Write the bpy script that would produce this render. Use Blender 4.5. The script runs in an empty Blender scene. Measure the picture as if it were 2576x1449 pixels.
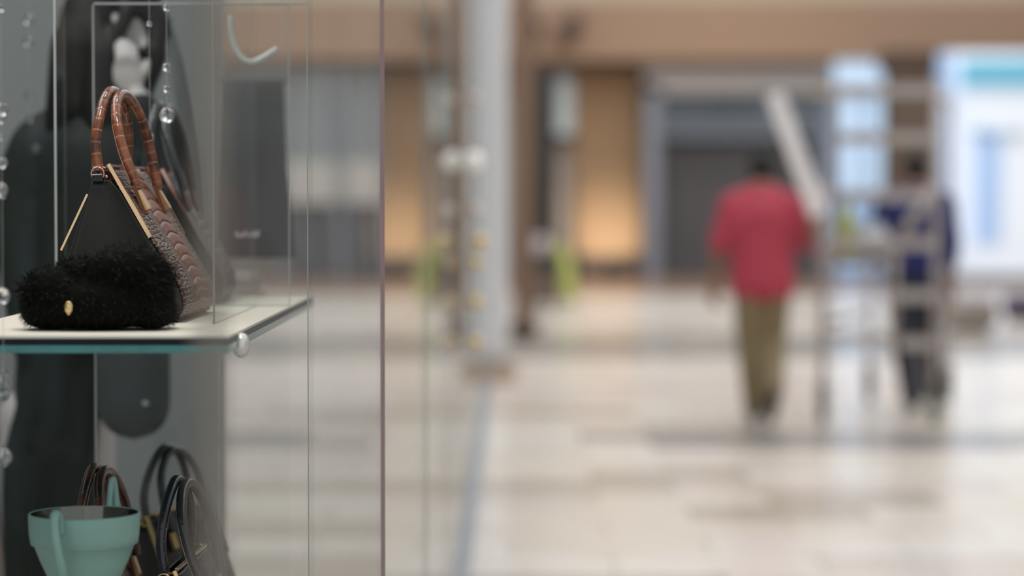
import bpy, bmesh, math, random
import numpy as np
from mathutils import Vector, Matrix, Euler

random.seed(7)
SC = bpy.context.scene
COL = SC.collection
PI = math.pi

# ------------------------------------------------------------------ camera
FPX, CX, CY = 6000.0, 1288.0, 724.5        # focal length in pixels of the 2576x1449 frame
HOR = 500.0                                 # horizon row
CAMH = 1.41
PITCH = math.atan((CY - HOR) / FPX)
cam_d = bpy.data.cameras.new('camera')
cam_d.sensor_width = 36.0
cam_d.lens = FPX * 36.0 / 2576.0
cam_d.clip_start, cam_d.clip_end = 0.05, 300
cam_d.dof.use_dof = True
cam_d.dof.focus_distance = 3.70
cam_d.dof.aperture_fstop = 1.72
cam = bpy.data.objects.new('camera', cam_d)
cam.location = (0, 0, CAMH)
cam.rotation_euler = (PI / 2 - PITCH, 0, 0)
COL.objects.link(cam)
SC.camera = cam

# ------------------------------------------------------------------ world and large lights
SC.view_settings.view_transform = 'Standard'
SC.view_settings.look = 'None'
SC.view_settings.gamma = 1.0
SC.view_settings.use_curve_mapping = False
SC.view_settings.exposure = 0.0
SC.cycles.max_bounces = 5
SC.cycles.diffuse_bounces = 2
SC.cycles.glossy_bounces = 3
SC.cycles.transmission_bounces = 5
SC.cycles.transparent_max_bounces = 20
SC.cycles.caustics_reflective = False
SC.cycles.caustics_refractive = False
SC.cycles.use_adaptive_sampling = True
SC.cycles.adaptive_threshold = 0.05
SC.cycles.adaptive_min_samples = 20
SC.cycles.use_denoising = True
wd = bpy.data.worlds.new('world'); SC.world = wd
wd.use_nodes = True
wd.node_tree.nodes['Background'].inputs[0].default_value = (0.93, 0.96, 1.0, 1)
wd.node_tree.nodes['Background'].inputs[1].default_value = 0.80


def area_light(name, loc, size, sizey, power, color=(1, 1, 1), rot=(0, 0, 0)):
    l = bpy.data.lights.new(name, 'AREA'); l.shape = 'RECTANGLE'
    l.size, l.size_y, l.energy, l.color = size, sizey, power, color
    o = bpy.data.objects.new(name, l); COL.objects.link(o)
    o.location = loc; o.rotation_euler = rot
    return o


area_light('skylight', (3.6, 23, 7.6), 7.0, 32.0, 1500, (1.0, 0.97, 0.93))

# ------------------------------------------------------------------ helpers
def P(px, py, d):
    """world point seen at pixel (px, py) standing at distance y = d"""
    v = Vector(((px - CX) / FPX, (CY - py) / FPX, -1.0))
    w = Matrix.Rotation(PI / 2 - PITCH, 3, 'X') @ v
    return Vector((0, 0, CAMH)) + w * (d / w.y)


def obj(name, bm, mat, parent=None, smooth=False, loc=None):
    if isinstance(bm, bpy.types.Mesh):
        me = bm
    else:
        me = bpy.data.meshes.new(name)
        bmesh.ops.recalc_face_normals(bm, faces=bm.faces)
        bm.to_mesh(me); bm.free()
    if mat is not None and not me.materials:
        for m in (mat if isinstance(mat, (list, tuple)) else [mat]):
            me.materials.append(m)
    if smooth:
        me.polygons.foreach_set('use_smooth', [True] * len(me.polygons))
    o = bpy.data.objects.new(name, me)
    COL.objects.link(o)
    if parent is not None:
        o.parent = parent
    if loc is not None:
        o.location = loc
    return o


def tag(o, label=None, cat=None, group=None, kind=None):
    if label: o['label'] = label
    if cat: o['category'] = cat
    if group: o['group'] = group
    if kind: o['kind'] = kind
    return o


def thing(name, label, cat, loc=(0, 0, 0), rz=0, group=None, kind=None):
    e = bpy.data.objects.new(name, None)
    COL.objects.link(e)
    e.empty_display_size = 0.05
    e.location = loc; e.rotation_euler = (0, 0, rz)
    return tag(e, label, cat, group, kind)


def NB():
    return bmesh.new()


def box(bm, x0, x1, y0, y1, z0, z1, bev=0.0):
    vs = [bm.verts.new(c) for c in ((x0, y0, z0), (x1, y0, z0), (x1, y1, z0), (x0, y1, z0),
                                    (x0, y0, z1), (x1, y0, z1), (x1, y1, z1), (x0, y1, z1))]
    fs = [bm.faces.new([vs[i] for i in q]) for q in
          ((0, 3, 2, 1), (4, 5, 6, 7), (0, 1, 5, 4), (1, 2, 6, 5), (2, 3, 7, 6), (3, 0, 4, 7))]
    if bev > 0:
        es = set(e for f in fs for e in f.edges)
        bmesh.ops.bevel(bm, geom=list(es), offset=bev, segments=2, affect='EDGES', profile=0.5)
    return bm


def bx(x0, x1, y0, y1, z0, z1, bev=0.0):
    return box(NB(), x0, x1, y0, y1, z0, z1, bev)


def catmull(pts, n=8, closed=False):
    pts = [Vector(p) for p in pts]
    out = []
    L = len(pts)
    for i in range(L if closed else L - 1):
        if closed:
            p0, p1, p2, p3 = (pts[(i + k - 1) % L] for k in range(4))
        else:
            p1, p2 = pts[i], pts[i + 1]
            p0 = pts[i - 1] if i > 0 else p1 * 2 - p2
            p3 = pts[i + 2] if i + 2 < L else p2 * 2 - p1
        for k in range(n):
            t = k / n
            out.append(0.5 * ((2 * p1) + (p2 - p0) * t + (2 * p0 - 5 * p1 + 4 * p2 - p3) * t * t
                              + (3 * p1 - p0 - 3 * p2 + p3) * t ** 3))
    if not closed:
        out.append(pts[-1])
    return out


def tube(bm, pts, r, seg=10, closed=False, flat=1.0, rfun=None):
    """sweep an ellipse along a path; flat squashes the second axis"""
    pts = [Vector(p) for p in pts]
    n = len(pts)
    rings = []
    up = None
    for i, p in enumerate(pts):
        if closed:
            t = pts[(i + 1) % n] - pts[i - 1]
        else:
            t = pts[min(i + 1, n - 1)] - pts[max(i - 1, 0)]
        if t.length < 1e-9: t = Vector((0, 0, 1))
        t.normalize()
        if up is None:
            a = Vector((0, 0, 1)) if abs(t.z) < 0.9 else Vector((1, 0, 0))
            up = (a - t * a.dot(t)).normalized()
        else:
            up = (up - t * up.dot(t))
            if up.length < 1e-6: up = t.orthogonal()
            up.normalize()
        s = t.cross(up)
        rr = rfun(i / max(1, n - 1)) if rfun else r
        rings.append([bm.verts.new(p + (s * math.cos(2 * PI * k / seg) + up * (flat * math.sin(2 * PI * k / seg))) * rr)
                      for k in range(seg)])
    m = n if closed else n - 1
    for i in range(m):
        a, b = rings[i], rings[(i + 1) % n]
        for k in range(seg):
            bm.faces.new((a[k], a[(k + 1) % seg], b[(k + 1) % seg], b[k]))
    if not closed:
        bm.faces.new(list(reversed(rings[0]))); bm.faces.new(rings[-1])
    return bm


def rod(bm, a, b, r, seg=10):
    return tube(bm, [a, b], r, seg)


def bar(bm, a, b, w, h, upv=(0, 0, 1)):
    """rectangular bar from a to b"""
    a, b = Vector(a), Vector(b)
    t = (b - a).normalized()
    u = Vector(upv); u = (u - t * u.dot(t)).normalized()
    s = t.cross(u)
    R = []
    for p in (a, b):
        R.append([bm.verts.new(p + s * (sx * w / 2) + u * (sy * h / 2)) for sx, sy in ((-1, -1), (1, -1), (1, 1), (-1, 1))])
    for k in range(4):
        bm.faces.new((R[0][k], R[0][(k + 1) % 4], R[1][(k + 1) % 4], R[1][k]))
    bm.faces.new(R[0][::-1]); bm.faces.new(R[1])
    return bm


def lathe(bm, prof, c=(0, 0, 0), seg=32, capb=True, capt=True, sx=1.0, sy=1.0):
    c = Vector(c)
    rings = [[bm.verts.new(c + Vector((r * sx * math.cos(2 * PI * k / seg), r * sy * math.sin(2 * PI * k / seg), z)))
              for k in range(seg)] for r, z in prof]
    for a, b in zip(rings, rings[1:]):
        for k in range(seg):
            bm.faces.new((a[k], a[(k + 1) % seg], b[(k + 1) % seg], b[k]))
    if capb: bm.faces.new(rings[0][::-1])
    if capt: bm.faces.new(rings[-1])
    return bm


def ell(bm, c, r, rot=None, u=20, v=12):
    m = Matrix.Translation(Vector(c))
    if rot is not None: m = m @ Euler(rot).to_matrix().to_4x4()
    m = m @ Matrix.Diagonal((r[0], r[1], r[2], 1))
    bmesh.ops.create_uvsphere(bm, u_segments=u, v_segments=v, radius=1.0, matrix=m)
    return bm


def cap(bm, a, b, ra, rb, seg=14):
    """closed tapered limb between two joints"""
    a, b = Vector(a), Vector(b)
    t = (b - a)
    if t.length < 1e-6: return ell(bm, a, (ra,) * 3)
    t.normalize()
    s = t.orthogonal().normalized(); u = t.cross(s)
    st = []
    for k in range(1, 5):
        an = -PI / 2 + k * (PI / 2) / 5
        st.append((a + t * (ra * math.sin(an)), ra * math.cos(an)))
    st.append((a, ra)); st.append((b, rb))
    for k in range(1, 5):
        an = k * (PI / 2) / 5
        st.append((b + t * (rb * math.sin(an)), rb * math.cos(an)))
    rings = [[bm.verts.new(p + (s * math.cos(2 * PI * k / seg) + u * math.sin(2 * PI * k / seg)) * r) for k in range(seg)] for p, r in st]
    for x, y in zip(rings, rings[1:]):
        for k in range(seg):
            bm.faces.new((x[k], x[(k + 1) % seg], y[(k + 1) % seg], y[k]))
    bm.faces.new(rings[0][::-1]); bm.faces.new(rings[-1])
    return bm


def limb(bm, pts, rs):
    for (a, b), (ra, rb) in zip(zip(pts, pts[1:]), zip(rs, rs[1:])):
        cap(bm, a, b, ra, rb)
    return bm


def fuse(o, voxel, smooth=6):
    """one continuous skin over overlapping limbs"""
    m = o.modifiers.new('fuse', 'REMESH'); m.mode = 'VOXEL'; m.voxel_size = voxel; m.use_smooth_shade = True
    if smooth:
        s = o.modifiers.new('smooth', 'SMOOTH'); s.factor = 0.5; s.iterations = smooth
    return o


# ------------------------------------------------------------------ materials
def lin(c):
    return tuple(((v / 255) / 12.92 if v / 255 <= 0.04045 else ((v / 255 + 0.055) / 1.055) ** 2.4) for v in c)


MATS = {}


def mat(name, rgb, rough=0.6, metal=0.0, var=0.12, scale=8.0, bump=0.0, bscale=None, emit=0.0, coat=0.0, trans=0.0, alpha=1.0, sheen=0.0, spec=None, ior=None):
    """principled material, colour in sRGB 0-255, with procedural noise variation"""
    if name in MATS: return MATS[name]
    m = bpy.data.materials.new(name); m.use_nodes = True
    nt = m.node_tree; b = nt.nodes['Principled BSDF']
    c = lin(rgb)
    tc = nt.nodes.new('ShaderNodeTexCoord')
    no = nt.nodes.new('ShaderNodeTexNoise'); no.inputs['Scale'].default_value = scale; no.inputs['Detail'].default_value = 4
    nt.links.new(tc.outputs['Object'], no.inputs['Vector'])
    mx = nt.nodes.new('ShaderNodeMix'); mx.data_type = 'RGBA'
    mx.inputs[6].default_value = tuple(max(0, v * (1 - var)) for v in c) + (1,)
    mx.inputs[7].default_value = tuple(min(1, v * (1 + var)) for v in c) + (1,)
    nt.links.new(no.outputs['Fac'], mx.inputs[0])
    nt.links.new(mx.outputs[2], b.inputs['Base Color'])
    b.inputs['Roughness'].default_value = rough
    b.inputs['Metallic'].default_value = metal
    b.inputs['Coat Weight'].default_value = coat
    b.inputs['Transmission Weight'].default_value = trans
    b.inputs['Alpha'].default_value = alpha
    b.inputs['Sheen Weight'].default_value = sheen
    if spec is not None: b.inputs['Specular IOR Level'].default_value = spec
    if ior is not None: b.inputs['IOR'].default_value = ior
    if emit > 0:
        b.inputs['Emission Color'].default_value = c + (1,)
        b.inputs['Emission Strength'].default_value = emit
    if bump > 0:
        n2 = nt.nodes.new('ShaderNodeTexNoise'); n2.inputs['Scale'].default_value = bscale or scale * 6
        nt.links.new(tc.outputs['Object'], n2.inputs['Vector'])
        bp = nt.nodes.new('ShaderNodeBump'); bp.inputs['Strength'].default_value = bump; bp.inputs['Distance'].default_value = 0.002
        nt.links.new(n2.outputs['Fac'], bp.inputs['Height'])
        nt.links.new(bp.outputs['Normal'], b.inputs['Normal'])
    MATS[name] = m
    return m


def pane_mat(name, tint, k, rough=0.01, haze=0.0, hazec=(0.8, 0.8, 0.78)):
    """sheet glass: clear transmission with Fresnel reflection (k = how strong its coating lets it mirror) and a diffuse haze painted for the milky veil"""
    m = bpy.data.materials.new(name); m.use_nodes = True
    nt = m.node_tree; nt.nodes.clear()
    out = nt.nodes.new('ShaderNodeOutputMaterial')
    tr = nt.nodes.new('ShaderNodeBsdfTransparent'); tr.inputs[0].default_value = tint + (1,)
    gl = nt.nodes.new('ShaderNodeBsdfGlossy'); gl.inputs['Roughness'].default_value = rough
    gl.inputs[0].default_value = (0.95, 0.97, 0.97, 1)
    fr = nt.nodes.new('ShaderNodeFresnel'); fr.inputs['IOR'].default_value = 1.5
    mu = nt.nodes.new('ShaderNodeMath'); mu.operation = 'MULTIPLY'; mu.inputs[1].default_value = k
    nt.links.new(fr.outputs[0], mu.inputs[0])
    ms = nt.nodes.new('ShaderNodeMixShader')
    nt.links.new(mu.outputs[0], ms.inputs[0]); nt.links.new(tr.outputs[0], ms.inputs[1]); nt.links.new(gl.outputs[0], ms.inputs[2])
    last = ms
    if haze > 0:
        df = nt.nodes.new('ShaderNodeBsdfDiffuse'); df.inputs[0].default_value = hazec + (1,)
        no = nt.nodes.new('ShaderNodeTexNoise'); no.inputs['Scale'].default_value = 6.0
        tc = nt.nodes.new('ShaderNodeTexCoord'); nt.links.new(tc.outputs['Object'], no.inputs['Vector'])
        mm = nt.nodes.new('ShaderNodeMath'); mm.operation = 'MULTIPLY'; mm.inputs[1].default_value = haze * 2
        nt.links.new(no.outputs['Fac'], mm.inputs[0])
        m2 = nt.nodes.new('ShaderNodeMixShader')
        nt.links.new(mm.outputs[0], m2.inputs[0]); nt.links.new(ms.outputs[0], m2.inputs[1]); nt.links.new(df.outputs[0], m2.inputs[2])
        last = m2
    nt.links.new(last.outputs[0], out.inputs[0])
    return m


def noise_mix(name, stops, scale=5.0, rough=0.6, detail=5, stretch=(1, 1, 1), bump=0.0, metal=0.0, coat=0.0):
    """colour ramp over stretched noise"""
    m = bpy.data.materials.new(name); m.use_nodes = True
    nt = m.node_tree; b = nt.nodes['Principled BSDF']
    tc = nt.nodes.new('ShaderNodeTexCoord'); mp = nt.nodes.new('ShaderNodeMapping'); mp.inputs['Scale'].default_value = stretch
    no = nt.nodes.new('ShaderNodeTexNoise'); no.inputs['Scale'].default_value = scale; no.inputs['Detail'].default_value = detail
    cr = nt.nodes.new('ShaderNodeValToRGB')
    nt.links.new(tc.outputs['Object'], mp.inputs[0]); nt.links.new(mp.outputs[0], no.inputs['Vector']); nt.links.new(no.outputs['Fac'], cr.inputs[0])
    els = cr.color_ramp.elements
    while len(els) < len(stops): els.new(0.5)
    for e, (p, c) in zip(els, stops):
        e.position = p; e.color = lin(c) + (1,)
    nt.links.new(cr.outputs[0], b.inputs['Base Color'])
    b.inputs['Roughness'].default_value = rough; b.inputs['Metallic'].default_value = metal; b.inputs['Coat Weight'].default_value = coat
    if bump:
        bp = nt.nodes.new('ShaderNodeBump'); bp.inputs['Strength'].default_value = bump; bp.inputs['Distance'].default_value = 0.003
        nt.links.new(no.outputs['Fac'], bp.inputs['Height']); nt.links.new(bp.outputs['Normal'], b.inputs['Normal'])
    MATS[name] = m
    return m


G_CLEAR = pane_mat('case_glass', (0.975, 0.985, 0.98), 0.14)
G_EDGE = mat('glass_edge', (172, 180, 178), 0.15, var=0.1, scale=3, spec=0.8)
G_NEAR = pane_mat('shop_glass_near', (0.97, 0.975, 0.97), 0.045, rough=0.02, haze=0.05)
G_FAR = pane_mat('shop_glass_far', (0.95, 0.96, 0.96), 0.75, rough=0.015, haze=0.03)
GOLD = mat('pale_gold', (232, 196, 152), 0.22, metal=1.0, var=0.05)
GOLD_Y = mat('yellow_gold', (222, 196, 138), 0.22, metal=1.0, var=0.05)
ROSE = mat('rose_gold', (226, 178, 160), 0.18, metal=1.0, var=0.05)
STEEL = mat('steel', (196, 198, 200), 0.3, metal=1.0, var=0.06)
M_CRYSTAL = mat('crystal', (250, 250, 255), 0.03, trans=0.95, var=0.01, ior=1.5, spec=1.0)
M_THREAD = mat('thread', (190, 190, 185), 0.5, var=0.05)

# ================================================================== THE PLACE
# ---------------------------------------------------------------- floor
def floor_tone(name, rgb, rough=0.2):
    return noise_mix(name, [(0.25, tuple(int(v * 0.93) for v in rgb)), (0.5, rgb), (0.8, tuple(min(255, int(v * 1.04)) for v in rgb))],
                     scale=3.0, rough=rough, stretch=(1, 2.5, 1))


T_CREAM = floor_tone('stone_cream', (226, 217, 205))
T_IVORY = floor_tone('stone_ivory', (232, 226, 218))
T_ROSE = floor_tone('stone_rose', (218, 206, 198))
T_GREY = floor_tone('stone_grey', (152, 149, 145))
T_SAND = floor_tone('stone_sand', (190, 181, 168))
T_BASE = floor_tone('stone_grout', (196, 188, 180))
T_BROWN = floor_tone('stone_brown', (166, 136, 116))

floor = tag(obj('floor', bx(-16, 13, -3, 46, -0.3, -0.012), T_BASE), 'pale polished stone floor of the mall concourse', 'floor', kind='structure')
TW, TD = 0.8, 0.5
tile_me = {}


def tile(tone, x0, y0, w=TW, d=TD):
    key = (tone.name, w, d)
    if key not in tile_me:
        bm = bx(0, w - 0.006, 0, d - 0.006, -0.012, 0.0)
        me = bpy.data.meshes.new('tile'); bm.to_mesh(me); bm.free(); me.materials.append(tone)
        tile_me[key] = me
    o = bpy.data.objects.new('tile', tile_me[key]); COL.objects.link(o)
    o.parent = floor; o.location = (x0, y0, 0)


rt = random.Random(11)


def tone_at(x, y):
    if 13.4 < y < 14.4 and x > 0.45: return T_GREY
    if 13.4 < y < 14.4 and x < -1.2: return T_GREY
    if 21.0 < y < 25.0: return rt.choice([T_GREY, T_SAND, T_GREY])
    if 9.9 < y < 10.4 and 0.0 < x < 0.7: return T_SAND
    if 9.9 < y < 10.4 and -1.0 < x < -0.3: return T_SAND
    if 16 < y < 21: return rt.choice([T_ROSE, T_ROSE, T_IVORY, T_CREAM])
    if 35 < y: return T_BROWN
    return rt.choice([T_CREAM, T_CREAM, T_IVORY, T_IVORY, T_ROSE, T_SAND])


n_tiles = 0
far_tiles = {}
yy = 8.4
row = 0
while yy < 44.4:
    off = (row % 2) * TW / 2
    k = -20
    while k < 16:
        x0 = k * TW + off
        xc, yc = x0 + TW / 2, yy + TD / 2
        near = yy < 19.9 and abs(xc) < 0.225 * yc + 0.7
        tn = tone_at(xc, yc)
        if near:
            tile(tn, x0, yy); n_tiles += 1
        else:
            far_tiles.setdefault(tn.name, []).append((x0, yy))
        k += 1
    yy += TD; row += 1
bm = NB(); names = list(far_tiles)
for mi, nme in enumerate(names):
    for (x0, y0) in far_tiles[nme]:
        n0 = len(bm.faces)
        box(bm, x0, x0 + TW - 0.006, y0, y0 + TD - 0.006, -0.012, 0.0)
        bm.faces.ensure_lookup_table()
        for f in bm.faces[n0:]: f.material_index = mi
tag(obj('distant_tiles', bm, [MATS[n] for n in names], floor), kind='stuff')

# ---------------------------------------------------------------- shell of the hall
M_WALL = mat('wall_taupe', (176, 164, 154), 0.8, var=0.06, scale=0.7)
M_FASC = mat('fascia_brown', (168, 138, 114), 0.7, var=0.10, scale=0.35)
M_DKBR = mat('dark_brown', (72, 54, 42), 0.5, var=0.15, scale=1)
M_BLACK = mat('near_black', (30, 27, 24), 0.5, var=0.15, scale=1)
M_TAN = mat('tan_panel', (172, 140, 106), 0.7, var=0.06, scale=0.6)
M_CREAMW = mat('cream_wall', (222, 206, 182), 0.8, var=0.05, scale=0.5)
M_GREYB = mat('blue_grey', (146, 150, 160), 0.5, var=0.08, scale=1)
M_DARKIN = mat('dark_interior', (98, 96, 98), 0.8, var=0.2, scale=0.7)
M_LIT = mat('lit_window', (200, 226, 252), 0.5, var=0.03, emit=0.45)
M_LITW = mat('lit_white', (236, 244, 255), 0.5, var=0.03, emit=0.36)
M_LITB = mat('lit_blue', (176, 206, 244), 0.5, var=0.05, emit=0.34)
M_TEAL = mat('lit_teal', (112, 186, 214), 0.5, var=0.04, emit=0.28)
M_OFFW = mat('off_white', (214, 212, 206), 0.6, var=0.05)

WY = 44.4     # far wall


def rect(px0, py0, px1, py1, d, thick, bm=None):
    """box whose face fills a picture rectangle at depth d, going back by thick"""
    a, b = P(px0, py1, d), P(px1, py0, d)
    return box(bm or NB(), a.x, b.x, d, d + thick, max(a.z, -0.0), b.z)


tag(obj('wall_far', bx(-16, 13, WY, WY + 0.3, 0, 9), M_CREAMW), 'cream end wall of the mall concourse above the shopfronts', 'wall', kind='structure')
zf = P(1288, 150, 42.5).z
zt = P(1288, 4, 42.5).z
tag(obj('trim_fascia', bx(-16, 13, 42.5, WY, zf, zt), M_FASC), 'broad warm brown fascia running over the distant shopfronts', 'fascia', kind='structure')
tag(obj('wall_shopfront', bx(-16, 13, 44.0, WY, 0, zf), M_WALL), 'taupe wall between the distant shopfronts', 'wall', kind='structure')
tag(obj('wall_right', bx(12.4, 12.7, -3, 44, 0, 7), M_WALL), 'taupe side wall of the concourse', 'wall', kind='structure')

# black pillar with brown side
t = thing('pillar', 'tall black and dark brown pillar beside the lit tan panel', 'pillar', P(1360, 700, 40))
t.location.z = 0
def local_rect(parent, name, m, px0, py0, px1, py1, d, thick):
    a, b = P(px0, py1, d), P(px1, py0, d)
    L = parent.location
    return obj(name, bx(a.x - L.x, b.x - L.x, d - L.y, d + thick - L.y, max(a.z, 0) - L.z, b.z - L.z), m, parent)
local_rect(t, 'shaft', M_BLACK, 1335, 172, 1398, 780, 40, 0.5)
local_rect(t, 'side_face', M_DKBR, 1290, 172, 1335, 780, 40.05, 0.45)
for o in t.children: pass

# tan lit panel
t = thing('wall_panel', 'tall tan wall panel lit from below, between black pillar and grey shop', 'panel', (P(1530, 700, 43.7).x, 43.7, 0))
local_rect(t, 'panel', M_TAN, 1448, 176, 1612, 642, 43.7, 0.3)
local_rect(t, 'plinth', M_DKBR, 1440, 642, 1620, 705, 43.5, 0.5)
lamp = bpy.data.lights.new('uplight', 'SPOT'); lamp.energy = 90; lamp.spot_size = 1.5; lamp.spot_blend = 0.8; lamp.color = (1, 0.87, 0.70); lamp.shadow_soft_size = 0.2
lo = bpy.data.objects.new('uplight', lamp); COL.objects.link(lo); lo.parent = t
lo.location = (0, -1.2, 0.45); lo.rotation_euler = (PI / 2 + 0.25, 0, 0)
obj('lamp_housing', lathe(NB(), [(0.1, 0), (0.1, 0.3), (0.06, 0.34), (0.06, 0.38)], (0, -1.3, 0), 16), M_BLACK, t)

# narrow lit window left of panel
t = thing('window_light', 'narrow pale lit window strip beside the tan panel', 'window', (P(1420, 260, 43.8).x, 43.8, 0), kind='structure')
local_rect(t, 'pane', mat('lit_soft', (190, 200, 200), 0.5, emit=0.25), 1394, 198, 1442, 340, 43.8, 0.15)
local_rect(t, 'frame', M_DKBR, 1388, 340, 1446, 352, 43.7, 0.25)

# grey shop
t = thing('shopfront', 'grey shopfront with dark interior and a railed sign band behind the man in red', 'shop', (P(1780, 700, 43.0).x, 43.0, 0))
local_rect(t, 'pilaster', M_GREYB, 1622, 212, 1662, 700, 43.0, 0.6)
local_rect(t, 'pilaster', M_GREYB, 2060, 212, 2100, 700, 43.0, 0.6)
local_rect(t, 'sign_band', mat('sign_grey', (182, 176, 174), 0.5), 1622, 160, 2100, 236, 43.0, 0.6)
local_rect(t, 'sign_back', mat('sign_slate', (124, 132, 142), 0.5), 1662, 236, 2060, 345, 43.3, 0.3)
local_rect(t, 'interior', M_DARKIN, 1662, 345, 2060, 700, 43.6, 0.3)
local_rect(t, 'rail', mat('rail_blue', (140, 160, 172), 0.3), 1655, 282, 2080, 289, 42.9, 0.08)
local_rect(t, 'rail', MATS['rail_blue'], 1655, 340, 2080, 346, 42.9, 0.08)
rl = random.Random(4)
x = 1672
while x < 1930:
    w = rl.choice([9, 13, 17])
    local_rect(t, 'sign_slat', mat('slat_dark', (58, 66, 74), 0.5), x, 246 + rl.random() * 10, x + w, 280, 43.05, 0.1)
    x += w + rl.choice([8, 12, 18])

# bright window beside it
t = thing('window_bright', 'bright bluish lit window left of the brown pillar', 'window', (P(2175, 400, 42.6).x, 42.6, 0), kind='structure')
local_rect(t, 'pane', M_LIT, 2098, 150, 2232, 500, 42.7, 0.2)
local_rect(t, 'display_back', M_LITB, 2098, 500, 2232, 690, 42.75, 0.15)
for px in (2098, 2168):
    local_rect(t, 'mullion', M_GREYB, px, 230, px + 9, 690, 42.55, 0.12)
local_rect(t, 'transom', mat('brass_trim', (196, 176, 140), 0.4), 2040, 222, 2232, 236, 42.5, 0.12)

# brown pillar
t = thing('pillar', 'dark brown pillar behind the scaffold between two bright shop windows', 'pillar', (P(2293, 700, 40).x, 40, 0))
local_rect(t, 'shaft', mat('pillar_brown', (96, 80, 68), 0.6, scale=1), 2236, 140, 2352, 800, 40, 0.8)
local_rect(t, 'capital', M_DKBR, 2228, 128, 2360, 170, 39.9, 1.0)

# bright shop at right
t = thing('shopfront', 'brightly lit pale blue shopfront with a teal sign band at far side', 'shop', (P(2470, 700, 40.4).x, 40.4, 0))
local_rect(t, 'side_frame', M_LITB, 2356, 132, 2396, 690, 40.4, 0.5)
local_rect(t, 'window_wall', M_LITW, 2396, 132, 2640, 690, 40.7, 0.3)
local_rect(t, 'sign_band', M_TEAL, 2424, 150, 2660, 218, 40.5, 0.2)
local_rect(t, 'door_leaf', M_LITB, 2452, 330, 2520, 610, 40.6, 0.1)
local_rect(t, 'threshold', mat('threshold_grey', (150, 146, 146), 0.6), 2350, 690, 2660, 712, 40.2, 0.6)
rl = random.Random(9)
for x in range(2448, 2576, 14):      # small hanging display cards on the window
    yy0 = 318 + rl.random() * 20
    local_rect(t, 'display_card', mat('card_grey', (150, 172, 186), 0.6), x, yy0, x + 8, yy0 + 14 + rl.random() * 14, 40.5, 0.04)

# far shopfronts seen left through the glass
t = thing('shopfront', 'grey distant shopfront with a pale sign board seen through the window glass', 'shop', (P(850, 700, 43).x, 43, 0))
local_rect(t, 'sign_board', mat('sign_pale', (206, 204, 196), 0.6), 700, 405, 980, 512, 43.0, 0.3)
local_rect(t, 'upper_wall', mat('upper_grey', (150, 158, 160), 0.6), 560, 165, 980, 405, 43.1, 0.3)
local_rect(t, 'dark_opening', mat('opening_grey', (92, 94, 100), 0.7), 700, 512, 980, 690, 43.2, 0.3)
for px in (560, 700, 850, 962):
    local_rect(t, 'post', M_GREYB, px, 165, px + 14, 690, 42.9, 0.2)
t = thing('shopfront', 'tan distant shopfront beyond the run of shop glass', 'shop', (P(1110, 700, 43).x, 43, 0))
local_rect(t, 'panel', M_TAN, 985, 190, 1180, 640, 43.1, 0.3)
local_rect(t, 'plinth', M_DKBR, 980, 640, 1185, 705, 43.0, 0.4)

# spot housings on fascia
for (px, py, lab) in ((1330, 90, 'small dark spotlight on the brown fascia, left one over the black pillar'), (1435, 75, 'slanted brown spotlight on the fascia above the tan panel')):
    c = P(px, py, 42.2)
    s = thing('spotlight', lab, 'spotlight', c)
    obj('body', tube(NB(), [(-0.1, -0.15, -0.22), (0.12, 0.05, 0.22)], 0.14, 14), M_BLACK if px < 1400 else M_DKBR, s)
    obj('bracket', rod(NB(), (0.05, 0.0, 0.1), (0.05, 0.3, 0.2), 0.03), M_BLACK, s)

# white column with brown foot
c = P(1236, 955, 18.5); 
t = thing('column', 'pale grey round column at the end of the shop glass', 'column', (c.x, 18.5, 0))
obj('shaft', lathe(NB(), [(0.14, 0.12), (0.13, 0.3), (0.13, 4.7), (0.17, 4.9), (0.17, 5.2)], (0, 0, 0), 32), mat('column_grey', (186, 188, 190), 0.45, var=0.05), t, True)
obj('foot', bx(-0.18, 0.20, -0.18, 0.18, 0.0, 0.12, 0.015), mat('foot_brown', (160, 142, 122), 0.5), t)
# darker pier on its right
c = P(1318, 700, 24)
t = thing('pier', 'dark brown stone pier just beyond the grey column', 'pier', (c.x, 24, 0))
obj('shaft', bx(-0.10, 0.10, -0.1, 0.3, 0.15, 4.6), mat('pier_brown', (112, 88, 70), 0.6, scale=2), t)
obj('foot', bx(-0.15, 0.15, -0.16, 0.36, 0, 0.15, 0.01), M_DKBR, t)

# ---------------------------------------------------------------- shell of the shop behind the glass
M_SHOP = mat('shop_grey', (150, 156, 156), 0.75, var=0.07, scale=1.2)
tag(obj('wall_back', bx(-3.4, -0.765, 6.2, 6.3, 0, 3.2), M_SHOP), 'grey back panel of the shop window display', 'wall', kind='structure')
tag(obj('wall_left', bx(-3.5, -3.4, -1, 6.3, 0, 3.2), M_SHOP), 'grey inner wall of the shop', 'wall', kind='structure')
tag(obj('ceiling_shop', bx(-3.5, -0.10, 1.2, 6.3, 3.2, 3.35), M_OFFW), 'ceiling over the shop window display', 'ceiling', kind='structure')

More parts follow.
